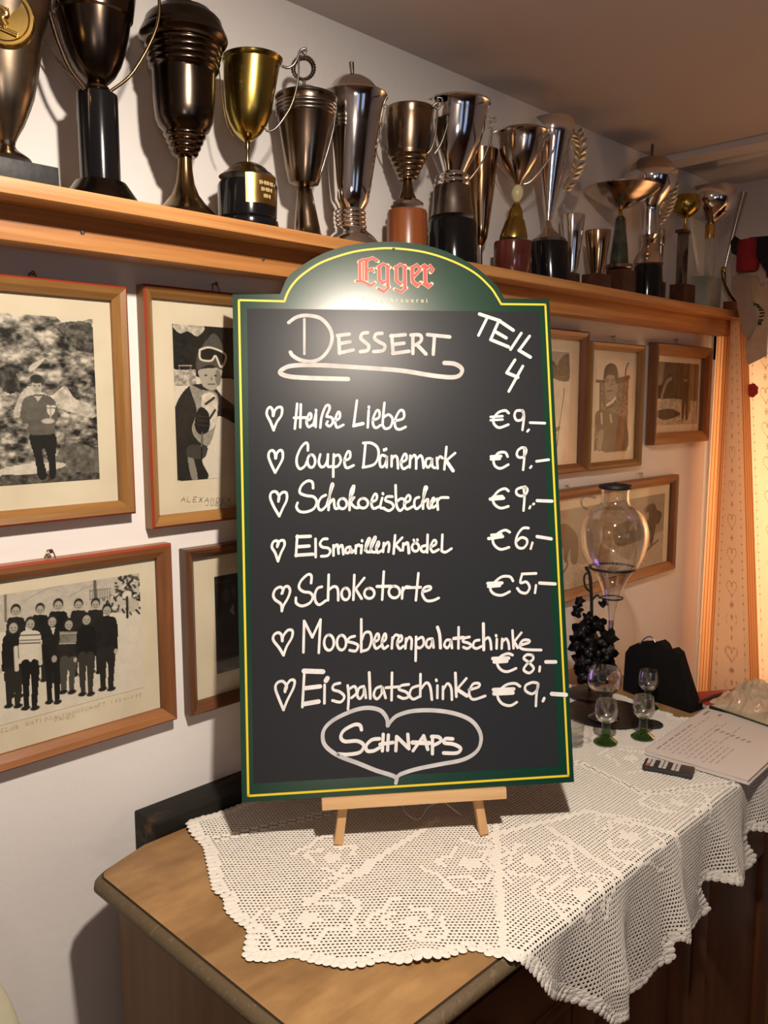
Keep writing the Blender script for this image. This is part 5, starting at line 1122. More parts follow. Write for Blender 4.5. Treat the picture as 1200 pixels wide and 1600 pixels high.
# --- 7 two climbers
a_ = at(*cR(602, 292), 1, -0.0066); b_ = at(*cR(812, 612), 1, -0.0066); a2 = at(*cR(825, 300), 1, -0.0066)
p7 = Pic(a_[0]-.002, (b_[0]+a2[0])/2, b_[2]-.004, (a_[2]+a2[2])/2, cR, 0.0013); h, w_ = p7.a.shape; p7.a = 0.30+0.1*(fnoise(h, w_, 12, 12)-0.5)
p7.poly([(590, 480), (640, 400), (690, 350), (720, 470), (740, 500), (590, 520)], 0.18, .15); p7.poly([(590, 490), (700, 485), (825, 500), (820, 640), (585, 640)], 0.62, .35, False); p7.poly([(600, 560), (680, 540), (740, 570), (650, 600)], .2, .3)
p7.line([(640, 480), (665, 400), (690, 380)], 12, .5); p7.line([(650, 470), (680, 410)], 6, .1)
p7.poly([(752, 410), (775, 385), (800, 415), (795, 480), (780, 590), (765, 590), (765, 500), (755, 590), (745, 590)], .09); p7.ell(768, 385, 9, 13, .5); p7.ell(768, 374, 10, 8, .1); p7.line([(785, 400), (790, 560)], 4, .1)
f7 = framed('dark-edged framed photograph of two mountaineers, nearest the curtain', 2.046, 2.3805, 1.3675, 1.630, 0.030, fw2, fw2h, None, p7, inner=True, dep=0.026)
hanger(f7, 1058, 533)
# --- 8 wide photograph with pack animals behind the decanter
cT = cc(860, 740, 1200/220.)
a_ = at(*cT(975, 155), 1, -0.0066); b_ = at(*cT(950, 760), 1, -0.0066)
p8 = Pic(1.60, at(*cT(965, 450), 1, -0.0066)[0], at(*cT(960, 760), 1, -0.0066)[2]-.002, a_[2]-.004, cT, 0.0012); h, w_ = p8.a.shape; p8.a = 0.52+0.08*(fnoise(h, w_, 10, 8, 4, 2)-0.5)
p8.poly([(60, 720), (300, 780), (600, 640), (1000, 480), (1000, 900), (40, 1000)], 0.62, .15, False); p8.poly([(560, 480), (640, 420), (720, 400), (860, 400), (840, 540), (600, 620)], .2, .25)
p8.poly([(60, 480), (140, 430), (200, 460), (260, 560), (250, 760), (200, 760), (190, 640), (160, 760), (140, 740), (130, 640), (60, 650)], .13, .08); p8.poly([(290, 470), (330, 430), (370, 470), (390, 600), (370, 730), (310, 730), (290, 600)], .12, .06); p8.line([(100, 890), (170, 780), (140, 700)], 12, .2)
p8.poly([(820, 300), (900, 255), (930, 320), (925, 420), (890, 600), (870, 600), (875, 480), (850, 600), (840, 560), (855, 430), (860, 330), (830, 340)], .10, .05); p8.poly([(930, 320), (970, 340), (950, 420), (925, 430)], .2); p8.line([(940, 570), (850, 650), (800, 700)], 10, .35); p8.line([(700, 470), (780, 390)], 20, .5)
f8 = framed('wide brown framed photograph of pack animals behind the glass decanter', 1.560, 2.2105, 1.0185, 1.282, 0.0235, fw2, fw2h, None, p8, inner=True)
hanger(f8, 889, 762); hanger(f8, 1003, 742)

# ------------------------------------------------------------------ curtains at the window
def curtain_pattern(S, Z, per, off, red=1.0):
    """colour at cloth coordinates S (across, m) and Z (height, m)"""
    n = S.shape; base = np.ones(n+(3,))*np.array([0.87, 0.68, 0.50])
    s = np.mod(S-off, per)                       # 0..stripe band, then the cream band
    sw = 0.060
    st_ = s < sw; base[st_] = (0.85, 0.50, 0.24)
    for c_ in (0.004, 0.019, 0.034, 0.049, 0.0585):
        m_ = st_ & (np.abs(s-c_) < 0.0019); base[m_] = (0.55, 0.14, 0.03)
    w_ = per-sw; u = s-sw-w_/2; ink = np.array([0.42, 0.20, 0.13]); k = np.zeros(n)
    pit = 0.0235
    for e in (-w_*0.36, w_*0.36):
        zz = np.mod(Z, pit)-pit/2; k = np.maximum(k, np.clip((0.0032-np.hypot(u-e, zz))/0.0012, 0, 1))
        k = np.maximum(k, 0.35*(np.abs(u-e-0.001*np.sin(Z*200)) < 0.0006))
    hp_ = 0.0935; zz = np.mod(Z, hp_)-hp_*0.62
    th = np.linspace(0, 2*math.pi, 27)[:-1]
    for i, a in enumerate(th):
        hx = 0.0255*math.sin(a)**3; hz = 0.0205*(0.8125*math.cos(a)-0.3125*math.cos(2*a)-0.125*math.cos(3*a)-0.0625*math.cos(4*a))*1.15
        k = np.maximum(k, np.clip((0.0026-np.hypot(u-hx, zz-hz))/0.0009, 0, 1))
    k = np.maximum(k, np.clip((0.0036-np.hypot(u, zz-0.006))/0.001, 0, 1))
    z2 = np.mod(Z+hp_*0.5, hp_)-hp_*0.62
    for a in (0, math.pi/3, 2*math.pi/3):
        d = np.abs(u*math.sin(a)-z2*math.cos(a)); k = np.maximum(k, np.clip((0.0016-d)/0.0006, 0, 1)*(np.hypot(u, z2) < 0.0095)*(np.hypot(u, z2) > 0.001))
    return base*(1-0.92*k[..., None])+ink*0.92*k[..., None]
M_curt = attr_mat('printed_cotton', 0.85, 0.1)
nt_ = M_curt.node_tree; tr_ = nt_.nodes.new('ShaderNodeBsdfTranslucent'); mxs = nt_.nodes.new('ShaderNodeMixShader'); mxs.inputs[0].default_value = 0.55
at_ = [n for n in nt_.nodes if n.type == 'ATTRIBUTE'][0]; nt_.links.new(at_.outputs['Color'], tr_.inputs[0]); out_ = nt_.nodes['Material Output']
nt_.links.new(nt_.nodes['Principled BSDF'].outputs[0], mxs.inputs[1]); nt_.links.new(tr_.outputs[0], mxs.inputs[2]); nt_.links.new(mxs.outputs[0], out_.inputs[0])
def curtain(label, cols, z_top, z_bot, row_top, row_bot, per, off, zoff, nu=260, nz=900):
    """cols: (cloth coordinate, px at row_top, depth, px at row_bot, depth)"""
    S = np.array([c[0] for c in cols])
    ptop = np.array([at(c[1], row_top, 0, c[2]) for c in cols]); pbot = np.array([at(c[3], row_bot, 0, c[4]) for c in cols])
    zt = ptop[:, 2]; zb = pbot[:, 2]; tt = np.linspace(0, len(cols)-1, nu)
    def smooth(A):                                # Catmull through columns
        return np.array([cr_eval(A, t) for t in tt])
    def cr_eval(A, t):
        i = min(int(t), len(A)-2); f = t-i; a, b, c, d = A[max(i-1, 0)], A[i], A[i+1], A[min(i+2, len(A)-1)]
        return 0.5*((2*b)+(c-a)*f+(2*a-5*b+4*c-d)*f*f+(3*b-a-3*c+d)*f**3)
    Ss = np.interp(tt, np.arange(len(cols)), S); T = smooth(ptop[:, :2]); B = smooth(pbot[:, :2]); ZT_ = np.interp(tt, np.arange(len(cols)), zt); ZB_ = np.interp(tt, np.arange(len(cols)), zb)
    zs = np.concatenate([np.linspace(z_top, 0.93, nz-60, endpoint=False), np.linspace(0.93, z_bot, 60)]); V = np.zeros((nz, nu, 3))
    for i, z in enumerate(zs):
        f = ((ZT_-z)/(ZT_-ZB_))[:, None]; f = np.where(f > 0, f, f*0.3); V[i, :, :2] = T*(1-f)+B*f; V[i, :, 2] = z
    i, j = np.meshgrid(np.arange(nz-1), np.arange(nu-1), indexing='ij'); b0 = (i*nu+j).ravel()
    o_ = V.reshape(-1, 3).mean(0); o_[2] = z_bot
    me = big_mesh('curtain', V.reshape(-1, 3)-o_, np.stack([b0, b0+1, b0+nu+1, b0+nu], -1))
    C_ = curtain_pattern(np.repeat(Ss[None], nz, 0), np.repeat(zs[:, None]+zoff, nu, 1), per, off).reshape(-1, 3)
    ca = me.color_attributes.new('Col', 'FLOAT_COLOR', 'POINT'); ca.data.foreach_set('color', np.concatenate([C_, np.ones((len(C_), 1))], 1).astype(np.float32).ravel())
    return link('curtain', me, M_curt, None, 0, loc=tuple(o_), label=label, cat='curtain', group='curtains at the window')
PER = 0.060+0.170
curtain('heart-printed cream and orange curtain nearest the corner', [(-0.03, 1121, 2.415, 1088, 2.415), (0.0, 1122, 2.40, 1091, 2.40), (0.020, 1129, 2.385, 1097, 2.375), (0.040, 1135, 2.365, 1103, 2.355), (0.060, 1141, 2.35, 1110, 2.335),
  (0.086, 1142, 2.33, 1119, 2.325), (0.145, 1144, 2.325, 1143, 2.315), (0.204, 1149, 2.33, 1164, 2.32), (0.230, 1156, 2.345, 1172, 2.335), (0.250, 1161, 2.355, 1177, 2.35), (0.270, 1165, 2.365, 1182, 2.365), (0.290, 1168, 2.375, 1187, 2.375)],
  1.70, 0.55, 510, 1080, PER, 0.0, 0.028)
curtain('brightly lit heart-printed curtain at the right edge', [(0.055, 1166, 2.40, 1183, 2.40), (0.060, 1168, 2.395, 1186, 2.395), (0.086, 1176, 2.39, 1194, 2.385), (0.115, 1186, 2.38, 1207, 2.37), (0.145, 1196, 2.375, 1220, 2.36), (0.204, 1215, 2.375, 1245, 2.36), (0.230, 1224, 2.37, 1256, 2.365), (0.26, 1236, 2.375, 1265, 2.375), (0.29, 1248, 2.37, 1275, 2.365), (0.375, 1290, 2.37, 1320, 2.36), (0.46, 1340, 2.375, 1370, 2.37), (0.55, 1400, 2.385, 1425, 2.385), (0.64, 1470, 2.37, 1495, 2.37), (0.73, 1550, 2.385, 1575, 2.385), (0.82, 1640, 2.37, 1665, 2.37)],
  1.70, 0.55, 600, 1080, PER, 0.0, 0.055)
M_rod = mat('brass_rod', (0.5, 0.36, 0.16), 0.3, 1.0)
rod = tube('curtain_rod', [(2.372, -0.02, 1.708), (2.372, -1.9, 1.708)], 0.007, M_rod); tag(rod, 'brass rod carrying the printed curtains', 'curtain rod')
for yy in (-0.03, -1.85):
    b = tube('bracket', [(2.372, yy, 1.708), (XR+0.002, yy, 1.708)], 0.005, M_rod, rod, 8)
M_fr = mat('window_paint', (0.75, 0.72, 0.68), 0.5)
bm = bmesh.new()
for lo, hi in (((XR+0.33, -0.77, 1.0), (XR+0.36, -0.72, 1.65)), ((XR+0.33, -0.08, 1.0), (XR+0.36, -0.03, 1.65)), ((XR+0.33, -0.72, 1.0), (XR+0.36, -0.08, 1.05)), ((XR+0.33, -0.72, 1.60), (XR+0.36, -0.08, 1.65)), ((XR+0.332, -0.42, 1.05), (XR+0.36, -0.38, 1.60))):
    bx(bm, [(a+b)/2 for a, b in zip(lo, hi)], [b-a for a, b in zip(lo, hi)], None, 0.002)
fin('window_1', bm, M_fr, None, 40, kind='structure')
wg = box('pane', (XR+0.35, -0.40, 1.325), (0.004, 0.64, 0.54), mat('night_glass', (0.02, 0.022, 0.03), 0.05), bpy.data.objects['window_1'])

# hanging folk ornament in front of the curtains
M_lin = mat('linen_beige', (0.66, 0.44, 0.28), 0.8, col2=(0.55, 0.36, 0.22), nscale=30, bump=0.3, bscale=300)
M_lin2 = mat('linen_shaded', (0.42, 0.29, 0.21), 0.8, bump=0.3, bscale=300)  # same linen as the beige, with the shade put into its colour
M_redf = mat('red_felt', (0.30, 0.012, 0.015), 0.85); M_blkf = mat('black_felt', (0.012, 0.010, 0.012), 0.9); M_whf = mat('white_ribbon', (0.52, 0.42, 0.36), 0.8)
OX = 2.255
def opt(px, py, dx=0.0): q = at(px, py, 0, OX+dx); return Vector(q)
oc = opt(1172, 500); orn = empty('hanging_ornament', tuple(oc), 'beige hanging cloth ornament with red band and black top by the window', 'ornament')
def oslab(name, px, m_, x0, x1, bulge=0.0):
    bm = bmesh.new(); A = [bm.verts.new(opt(a, b, x0)-oc) for a, b in px]; B = [bm.verts.new(opt(a, b, x1)-oc) for a, b in px]; n = len(px)
    ca_2 = sum((v.co for v in A), Vector())/n+Vector((-bulge, 0, 0)); c = bm.verts.new(ca_2)
    for i in range(n):
        j = (i+1) % n; bm.faces.new((A[i], A[j], c)); bm.faces.new((A[i], B[i], B[j], A[j]))
    bm.faces.new(B); return fin(name, bm, m_, orn)
oslab('hanging_panel', [(1172, 432), (1190, 430), (1199, 452), (1201, 480), (1200, 520), (1198, 556), (1168, 571), (1163, 540), (1168, 528), (1160, 500), (1166, 470)], M_lin, 0.0, 0.05, 0.004)
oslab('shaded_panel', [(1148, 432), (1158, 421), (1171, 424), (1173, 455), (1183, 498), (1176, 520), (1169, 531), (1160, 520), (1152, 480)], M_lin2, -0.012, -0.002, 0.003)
oslab('side_panel', [(1198, 440), (1215, 430), (1240, 460), (1235, 540), (1204, 548), (1203, 500)], M_lin, 0.01, 0.05, 0.004)
bm = bmesh.new()
lathe_bm(bm, [(0, 0), (0.026, 0), (0.028, 0.010), (0.028, 0.066), (0.024, 0.078), (0, 0.082)], 14); rbn = fin('red_band', bm, M_redf, orn, 40); rbn.location = opt(1168, 424, -0.02)-oc
oslab('ribbon', [(1144, 402), (1154, 398), (1155, 424), (1144, 432)], M_whf, -0.015, -0.010)
oslab('ribbon', [(1181, 392), (1190, 400), (1197, 434), (1190, 446), (1182, 425)], M_whf, -0.015, -0.010)
oslab('black_top', [(1141, 378), (1148, 368), (1162, 378), (1174, 378), (1170, 371), (1182, 370), (1205, 368), (1215, 400), (1200, 430), (1195, 405), (1188, 388), (1176, 384), (1158, 386), (1153, 400), (1143, 396)], M_blkf, -0.030, -0.018, 0.004)
oslab('red_collar', [(1196, 415), (1210, 410), (1210, 434), (1197, 434)], M_redf, -0.016, -0.010)
tube('wall_arm', [opt(1176, 380, 0.0)-oc, Vector((XR+0.003, opt(1176, 380)[1]-0.01, opt(1176, 380)[2]+0.0))-oc], 0.004, M_blkf, orn, 8)
for k, (a, b, r) in enumerate(((1183, 476, .5), (1186, 480, .3), (1189, 484, .1), (1191, 489, 0), (1190, 494, -.2), (1178, 475, 1.2), (1189, 500, .1), (1187, 505, .75), (1187, 505, -.8))):
    c = opt(a, b, -0.0045)-oc; s = Vector((0, math.cos(r)*0.006, math.sin(r)*0.006)); tube('stitch', [c-s, c+s], 0.0018, M_blkf, orn, 5)
# red flower peeking out between the curtains
fl = empty('red_flower', (0, 0, 0), 'small red fabric flower hanging between the two curtains', 'flower'); fc = at(1175, 610, 0, 2.372); fl.location = fc
for k in range(7):
    a = k*2*math.pi/7; bmf = bmesh.new(); bmesh.ops.create_icosphere(bmf, subdivisions=2, radius=0.009, matrix=Matrix.Translation((0, 0.009*math.cos(a), 0.011*math.sin(a))) @ Matrix.Diagonal((0.5, 1, 1, 1))); fin('petal', bmf, mat('petal_red', (0.5, 0.03, 0.02), 0.7), fl, 0)

# ------------------------------------------------------------------ things on the cloth
ZL = ZT+0.0040
M_clear = glass_mat('clear_glass', (0.97, 0.97, 0.96), 0.03, 0.85, 0.015)
M_greeng = glass_mat('green_glass', (0.30, 0.52, 0.14), 0.06, 0.5, 0.03)
M_etch = glass_mat('etched_glass', (0.86, 0.85, 0.82), 0.10, 0.8, 0.18)
def glass_thing(name, px, py, label, cat, grp, bowl, stem, scale=1.0, etched=True, z=None):
    p = at(px, py, 2, z or ZL); r = empty(name, (p[0], p[1], z or ZL), label, cat, grp)
    P = [(a*scale, b*scale) for a, b in bowl]; inner = [(max(a-0.0011*scale, 0.0003), b+(0.0012*scale if i == 0 else 0)) for i, (a, b) in enumerate(P)]
    lathe('bowl', P+inner[::-1], M_etch if etched else M_clear, r, 40, 60)
    lathe('stem', [(a*scale, b*scale) for a, b in stem], M_greeng, r, 40, 30)
    return r
G = 'green-stemmed wine glasses'
bowlS = [(0.0, 0.036), (0.008, 0.0365), (0.014, 0.040), (0.0185, 0.047), (0.0195, 0.056), (0.0185, 0.066), (0.0168, 0.076)]
stemS = [(0, 0), (0.0200, 0.0), (0.0205, 0.0020), (0.0165, 0.0055), (0.0105, 0.0105)]+[(0.0085-0.0022*i/12+0.0007*(i % 2), 0.0115+0.0018*i) for i in range(13)]+[(0.009, 0.036), (0.0, 0.0362)]
glass_thing('wine_glass', 946, 1160, 'small etched wine glass with green stem, front left of the four', 'glass', G, bowlS, stemS, 1.02)
glass_thing('wine_glass', 1004, 1152, 'small etched wine glass with green stem, beside the menu binder', 'glass', G, bowlS, stemS, 1.0)
glass_thing('wine_glass', 1012, 1106, 'small etched wine glass standing behind, in front of the black bag', 'glass', G, bowlS, stemS, 1.0)
bowlB = [(0.0, 0.048), (0.012, 0.0485), (0.022, 0.053), (0.0295, 0.062), (0.0315, 0.073), (0.030, 0.086), (0.0268, 0.097)]
stemB = [(0, 0), (0.028, 0), (0.0285, 0.002), (0.020, 0.007), (0.012, 0.014)]+[(0.010-0.003*i/14+0.0008*(i % 2), 0.016+0.0021*i) for i in range(15)]+[(0.011, 0.0475), (0, 0.048)]
glass_thing('wine_glass', 943, 1122, 'large round wine glass with green stem, standing on the black plate', 'glass', G, bowlB, stemB, 1.0, False, ZL+0.0045)
# crystal mug half behind the board
p = at(893, 1162, 2, ZL); mg = empty('glass_mug', (p[0], p[1], ZL), 'clear faceted glass mug half hidden behind the right edge of the board', 'mug')
bm = bmesh.new(); lathe_bm(bm, [(0, 0.0), (0.019, 0.0), (0.021, 0.004), (0.0195, 0.010), (0.0215, 0.016), (0.020, 0.022), (0.022, 0.028), (0.0215, 0.036), (0.0195, 0.036), (0.0185, 0.008), (0, 0.007)], 12); fin('body', bm, M_etch, mg, 10)
s_ = Vector((Rt[0], Rt[1], 0)).normalized(); tube('handle', cr([s_*0.019+Vector((0, 0, .006)), s_*0.030+Vector((0, 0, .010)), s_*0.033+Vector((0, 0, .020)), s_*0.029+Vector((0, 0, .030)), s_*0.020+Vector((0, 0, .032))], 5), 0.0022, M_clear, mg)

# round black plates under the stand
p = at(948, 1116, 2, ZL)
pl = lathe('plate', [(0, 0), (0.060, 0), (0.078, 0.0025), (0.079, 0.0038), (0.060, 0.0030), (0, 0.0028)], mat('black_plate', (0.018, 0.012, 0.010), 0.35, bump=0.4, bscale=90), None, 56); pl.location = (p[0], p[1], ZL)
tag(pl, 'round black plate under the decanter stand and large wine glass', 'plate')
p2_ = at(1016, 1136, 2, ZL)
cst = lathe('coaster', [(0, 0), (0.020, 0), (0.0215, 0.0015), (0.020, 0.0030), (0, 0.0030)], M_blackmatt, None, 32); cst.location = (p2_[0]+0.012, p2_[1]+0.004, ZL); tag(cst, 'small black round coaster behind the right wine glass', 'coaster')

# decanter in its wrought iron stand
dc = at(951, 1090, 2, ZL); DX, DY = dc[0], dc[1]
def zr(row): return zrow(DX, DY, row)
def rk(row, hw): dep = proj((DX, DY, zr(row)))[2]; return hw*dep*0.965/F
dcan = empty('glass_decanter', (DX, DY, zr(1010)), 'clear pear-shaped glass decanter with black lid held in an iron stand', 'decanter')
zb_ = zr(1010)
prof_ = [(4, 1000), (4.5, 985), (5, 975), (7, 962), (8.5, 952), (12, 938), (19, 915), (30, 896), (42, 880), (50, 862), (54, 843), (54, 826), (48, 808), (36, 795), (26, 789), (22.5, 782), (22, 770), (23.5, 763)]
P = [(rk(r, a), zr(r)-zb_) for a, r in prof_]; P = cr([(a, b) for a, b in P], 3); P = [(float(a), float(b)) for a, b in P]
lathe('glass_body', [(0, P[0][1])]+P+[(a-0.0014, b) for a, b in P[::-1] if a > 0.003], M_clear, dcan, 56, 60)
lathe('lid', [(0, 0), (rk(765, 24), 0), (rk(765, 27), 0.003), (rk(758, 26), 0.008), (rk(755, 14), 0.0105), (0.004, 0.011), (0.004, 0.013), (0, 0.013)], M_blackmatt, dcan, 40).location = (0, 0, zr(764)-zb_)
rh = Vector((Rt[0], Rt[1], 0)).normalized(); fwv = Vector((-Vd[0], -Vd[1], 0)).normalized()
def dl(px, row, fwd=0.0):
    z = zr(row); u = (px-proj((DX, DY, z))[0])*proj((DX, DY, z))[2]*0.965/F; return rh*u+fwv*fwd+Vector((0, 0, z-zb_))
tube('handle', cr([dl(930, 778, 0), dl(922, 776), (dl(912, 775)), dl(906, 783), dl(909, 792), dl(917, 796)], 5), 0.0023, glass_mat('glass_rod', (0.9, 0.88, 0.85), 0.22, 0.8, 0.02), dcan)
lathe('tap_tube', [(0, 0), (0.0046, 0), (0.0046, 0.030), (0.0062, 0.031), (0.0062, 0.050), (0, 0.050)], M_steel, dcan, 20).location = (0, 0, zr(1008)-zb_)
stn = empty('decanter_stand', (DX, DY, ZL+0.0042), 'black wrought iron decanter stand with vine leaves and grapes', 'stand')
so = Vector((DX, DY, ZL+0.0042)); off = Vector((DX, DY, zb_))-so
ds = lambda px, row, fwd=0.0: dl(px, row, fwd)+off
rr0 = rk(886, 37)
tube('ring', [off+Vector((math.cos(a)*rr0, math.sin(a)*rr0, zr(887)-zb_)) for a in [2*math.pi*k/40 for k in range(40)]], 0.0024, M_iron, stn, 8, True)
rr1 = rk(932, 17)
tube('ring', [off+Vector((math.cos(a)*rr1, math.sin(a)*rr1, zr(934)-zb_)) for a in [2*math.pi*k/30 for k in range(30)]], 0.0018, M_iron, stn, 8, True)
postx = ds(925, 1000, -0.012); px_, py_2 = postx.x, postx.y
tube('post', cr([Vector((px_, py_2, 0.001)), Vector((px_, py_2, 0.08)), ds(925, 960, -0.008), ds(922, 905, -0.004), ds(914, 886, 0.0)], 6), 0.0034, M_iron, stn)
tube('scroll', cr([ds(922, 925, -.004), ds(914, 918, 0), ds(911, 905, 0), ds(914, 896, 0), ds(920, 898, 0), ds(919, 905, 0)], 6), 0.0021, M_iron, stn)
tube('arm', cr([ds(924, 940, -.006), ds(932, 930, 0), ds(936, 934, 0.006)], 5), 0.0020, M_iron, stn)
lathe('foot', [(0, 0), (0.045, 0), (0.046, 0.0015), (0.02, 0.004), (0.006, 0.007), (0, 0.007)], M_iron, stn, 40).location = (px_, py_2, 0)
rg = random.Random(11)
def leaf_mesh(size, seed):
    r = random.Random(seed); bm = bmesh.new(); c = bm.verts.new((0, 0, 0.003)); R_ = []
    for k in range(20):
        a = 2*math.pi*k/20; rr = size*1.22*(0.80+0.17*math.cos(5*a)+0.08*r.random()); R_.append(bm.verts.new((rr*math.cos(a), rr*math.sin(a), 0.004*math.sin(5*a+seed)-0.004)))
    for k in range(20): bm.faces.new((c, R_[k], R_[(k+1) % 20]))
    bmesh.ops.solidify(bm, geom=bm.faces[:], thickness=0.0012); return bm
for k, (a, b, sz, fw_) in enumerate(((902, 955, .013, .0), (905, 940, .010, .0), (908, 985, .022, .01), (930, 975, .018, .012), (900, 1005, .020, .012), (925, 1000, .024, .016), (948, 995, .018, .01), (945, 1015, .020, .014), (905, 1030, .020, .012), (930, 1030, .022, .018), (950, 1040, .016, .01), (917, 965, .010, .0), (945, 945, .010, -.004), (912, 1055, .020, .01), (935, 1055, .018, .014))):
    lf = fin('vine_leaf', leaf_mesh(sz, k), M_iron, stn, 0); lf.location = ds(a, b, fw_); lf.rotation_euler = (math.pi/2+rg.uniform(-.5, .5), rg.uniform(-.6, .6), -YAW+rg.uniform(-.5, .5))
gm = None
for k in range(26):
    a = rg.uniform(908, 944); row = 990+rg.random()*66
    if gm is None:
        bm = bmesh.new(); bmesh.ops.create_icosphere(bm, subdivisions=2, radius=0.0062); g_ = fin('grape', bm, M_iron, stn, 0); gm = g_.data
    else: g_ = bpy.data.objects.new('grape', gm); COL.objects.link(g_); g_.parent = stn
    g_.location = ds(a, row, 0.024+rg.uniform(-.006, .006))

# black bag leaning at the wall end
M_bag = mat('black_fabric_bag', (0.007, 0.006, 0.006), 0.8, spec=0.12, bump=0.5, bscale=150)
bagy = [(1079, 1113), (1069, 1060), (1058, 1022), (1049, 1014), (1041, 1020), (1035, 1008), (1028, 1002), (1018, 1006), (1008, 1004), (998, 1004), (984, 1010), (977, 1020), (975, 1050), (973, 1078)]
b0 = at(1079, 1113, 2, ZL); b1 = at(973, 1078, 2, ZL)
bn = np.array([b1[0]-b0[0], b1[1]-b0[1], 0]); bn /= np.linalg.norm(bn); nn_ = np.array([bn[1], -bn[0], 0]); 
if nn_@(np.array([CAM[0], CAM[1], 0])-b0*np.array([1, 1, 0])) < 0: nn_ = -nn_
def onplane(px, py, lean=0.12):
    n_ = nn_+np.array([0, 0, lean]); d = ray(px, py); t_ = ((b0-CAM)@n_)/(d@n_); return CAM+d*t_
FR = [onplane(*q) for q in bagy]
bm = bmesh.new(); A = [bm.verts.new(p) for p in FR]; cen = sum((Vector(p) for p in FR), Vector())/len(FR); cv = bm.verts.new(cen+Vector(nn_)*0.012)
B = [bm.verts.new(Vector(p)-Vector(nn_)*(0.040 if p[2] < ZL+0.02 else 0.025)) for p in FR]
for i in range(len(A)):
    j = (i+1) % len(A); bm.faces.new((A[i], A[j], cv)); bm.faces.new((A[i], B[i], B[j], A[j]))
bm.faces.new(B); bmesh.ops.translate(bm, verts=bm.verts, vec=-Vector(b0))
bmesh.ops.subdivide_edges(bm, edges=bm.edges, cuts=2, use_grid_fill=True)
for v in bm.verts:
    if v.co.z < 0.0005: v.co.z = 0.0005
bag = fin('bag', bm, M_bag, None, 25); bag.location = b0; tag(bag, 'slumped black fabric bag standing behind the wine glasses', 'bag')
tube('bag_strap', cr([Vector(onplane(1000, 1006)-b0), Vector(onplane(1008, 997)-b0), Vector(onplane(1018, 995)-b0), Vector(onplane(1024, 1004)-b0)], 5), 0.0016, M_steel, bag)

# spiral-bound menu sheets
M_paper = mat('white_paper', (0.66, 0.60, 0.56), 0.6); M_plastic = mat('clear_cover', (0.62, 0.57, 0.54), 0.25, spec=0.6)
Zb = ZL
c1 = at(1008, 1172, 2, Zb+.006); c2 = at(1103, 1107, 2, Zb+.006); c3 = at(1216, 1152, 2, Zb+.006); c4 = at(1168, 1219, 2, Zb+.006)
bo = empty('ring_binder', tuple((c1+c3)/2*np.array([1, 1, 0])+np.array([0, 0, Zb])), 'spiral-bound white menu sheets lying on the lace beside the remote', 'menu folder'); bL = Vector(bo.location)
ex_ = Vector((c4-c1)); ey_ = Vector((c2-c1)); ex_.z = ey_.z = 0
c1v = Vector((c1[0], c1[1], Zb))
def sheet(name, z0, z1, m_, grow=0.0, o=(0, 0)):
    bm = bmesh.new(); Q = [c1v+ex_*a+ey_*b for a, b in ((o[0]-grow, o[1]-grow), (1+grow+o[0], o[1]-grow), (1+grow+o[0], 1+grow+o[1]), (o[0]-grow, 1+grow+o[1]))]
    A = [bm.verts.new(Vector((q.x, q.y, z0+Zb))-bL) for q in Q]; B = [bm.verts.new(Vector((q.x, q.y, z1+Zb))-bL) for q in Q]
    for i in range(4): bm.faces.new((A[i], A[(i+1) % 4], B[(i+1) % 4], B[i]))
    bm.faces.new(A[::-1]); bm.faces.new(B); return fin(name, bm, m_, bo)
sheet('back_cover', 0.0003, 0.0018, M_plastic, 0.012, (0.012, -0.005)); sheet('page', 0.0019, 0.0052, M_paper, 0.0); sheet('page', 0.0053, 0.0066, M_paper, 0.004, (0.004, 0.0)); 
M_print = mat('print_grey', (0.30, 0.27, 0.26), 0.7)
bm = bmesh.new(); rg2 = random.Random(5)
def dash(u0, v0, u1, v1, wd, zz=0.0068):
    a = c1v+ex_*u0+ey_*v0; b = c1v+ex_*u1+ey_*v1; d = (b-a).normalized(); n_ = Vector((-d.y, d.x, 0))*wd/2; z_ = Vector((0, 0, zz))
    bm.faces.new([bm.verts.new(q+z_-bL) for q in (a+n_, a-n_, b-n_, b+n_)])
for li in range(12):
    u = 0.08+0.052*li; v = 0.06+0.02*(li % 3); end_ = 0.62+0.25*math.sin(li*1.7) if li < 9 else 0.4
    while v < end_:
        L_ = rg2.uniform(.03, .09); dash(u, v, u, min(v+L_, end_), 0.0015 if li else 0.0030); v += L_+0.02
dash(0.06, 0.86, 0.06, 0.96, 0.005); dash(0.20, 0.90, 0.20, 0.95, 0.005)
for q in range(7): dash(0.33+q*0.06, 0.62-q*0.01, 0.35+q*0.06, 0.66-q*0.01, 0.004)
fin('printed_lines', bm, M_print, bo)
M_wire = mat('white_wire', (0.55, 0.52, 0.5), 0.35)
for k in range(20):
    v = 0.03+0.94*k/19; c = c1v+ex_*0.004+ey_*v+Vector((0, 0, 0.0038))-bL; e = ex_.normalized()
    tube('wire_loop', [c+e*math.cos(a)*0.0042+Vector((0, 0, 1))*math.sin(a)*0.0036 for a in [2*math.pi*i/10 for i in range(10)]], 0.0006, M_wire, bo, 5, True)

# small table standing against the sideboard's right end
stb = empty('side_table', (1.745, -0.80, 0), 'small wooden table standing against the right end of the sideboard', 'table')
box('table_top', (0, 0, 0.868), (0.145, 0.84, 0.022), M_side, stb, bev=0.003)
for sx_ in (-0.048, 0.048):
    for sy_ in (-0.38, 0.38): box('leg', (sx_, sy_, 0.4285), (0.04, 0.04, 0.857), M_side, stb, bev=0.003)

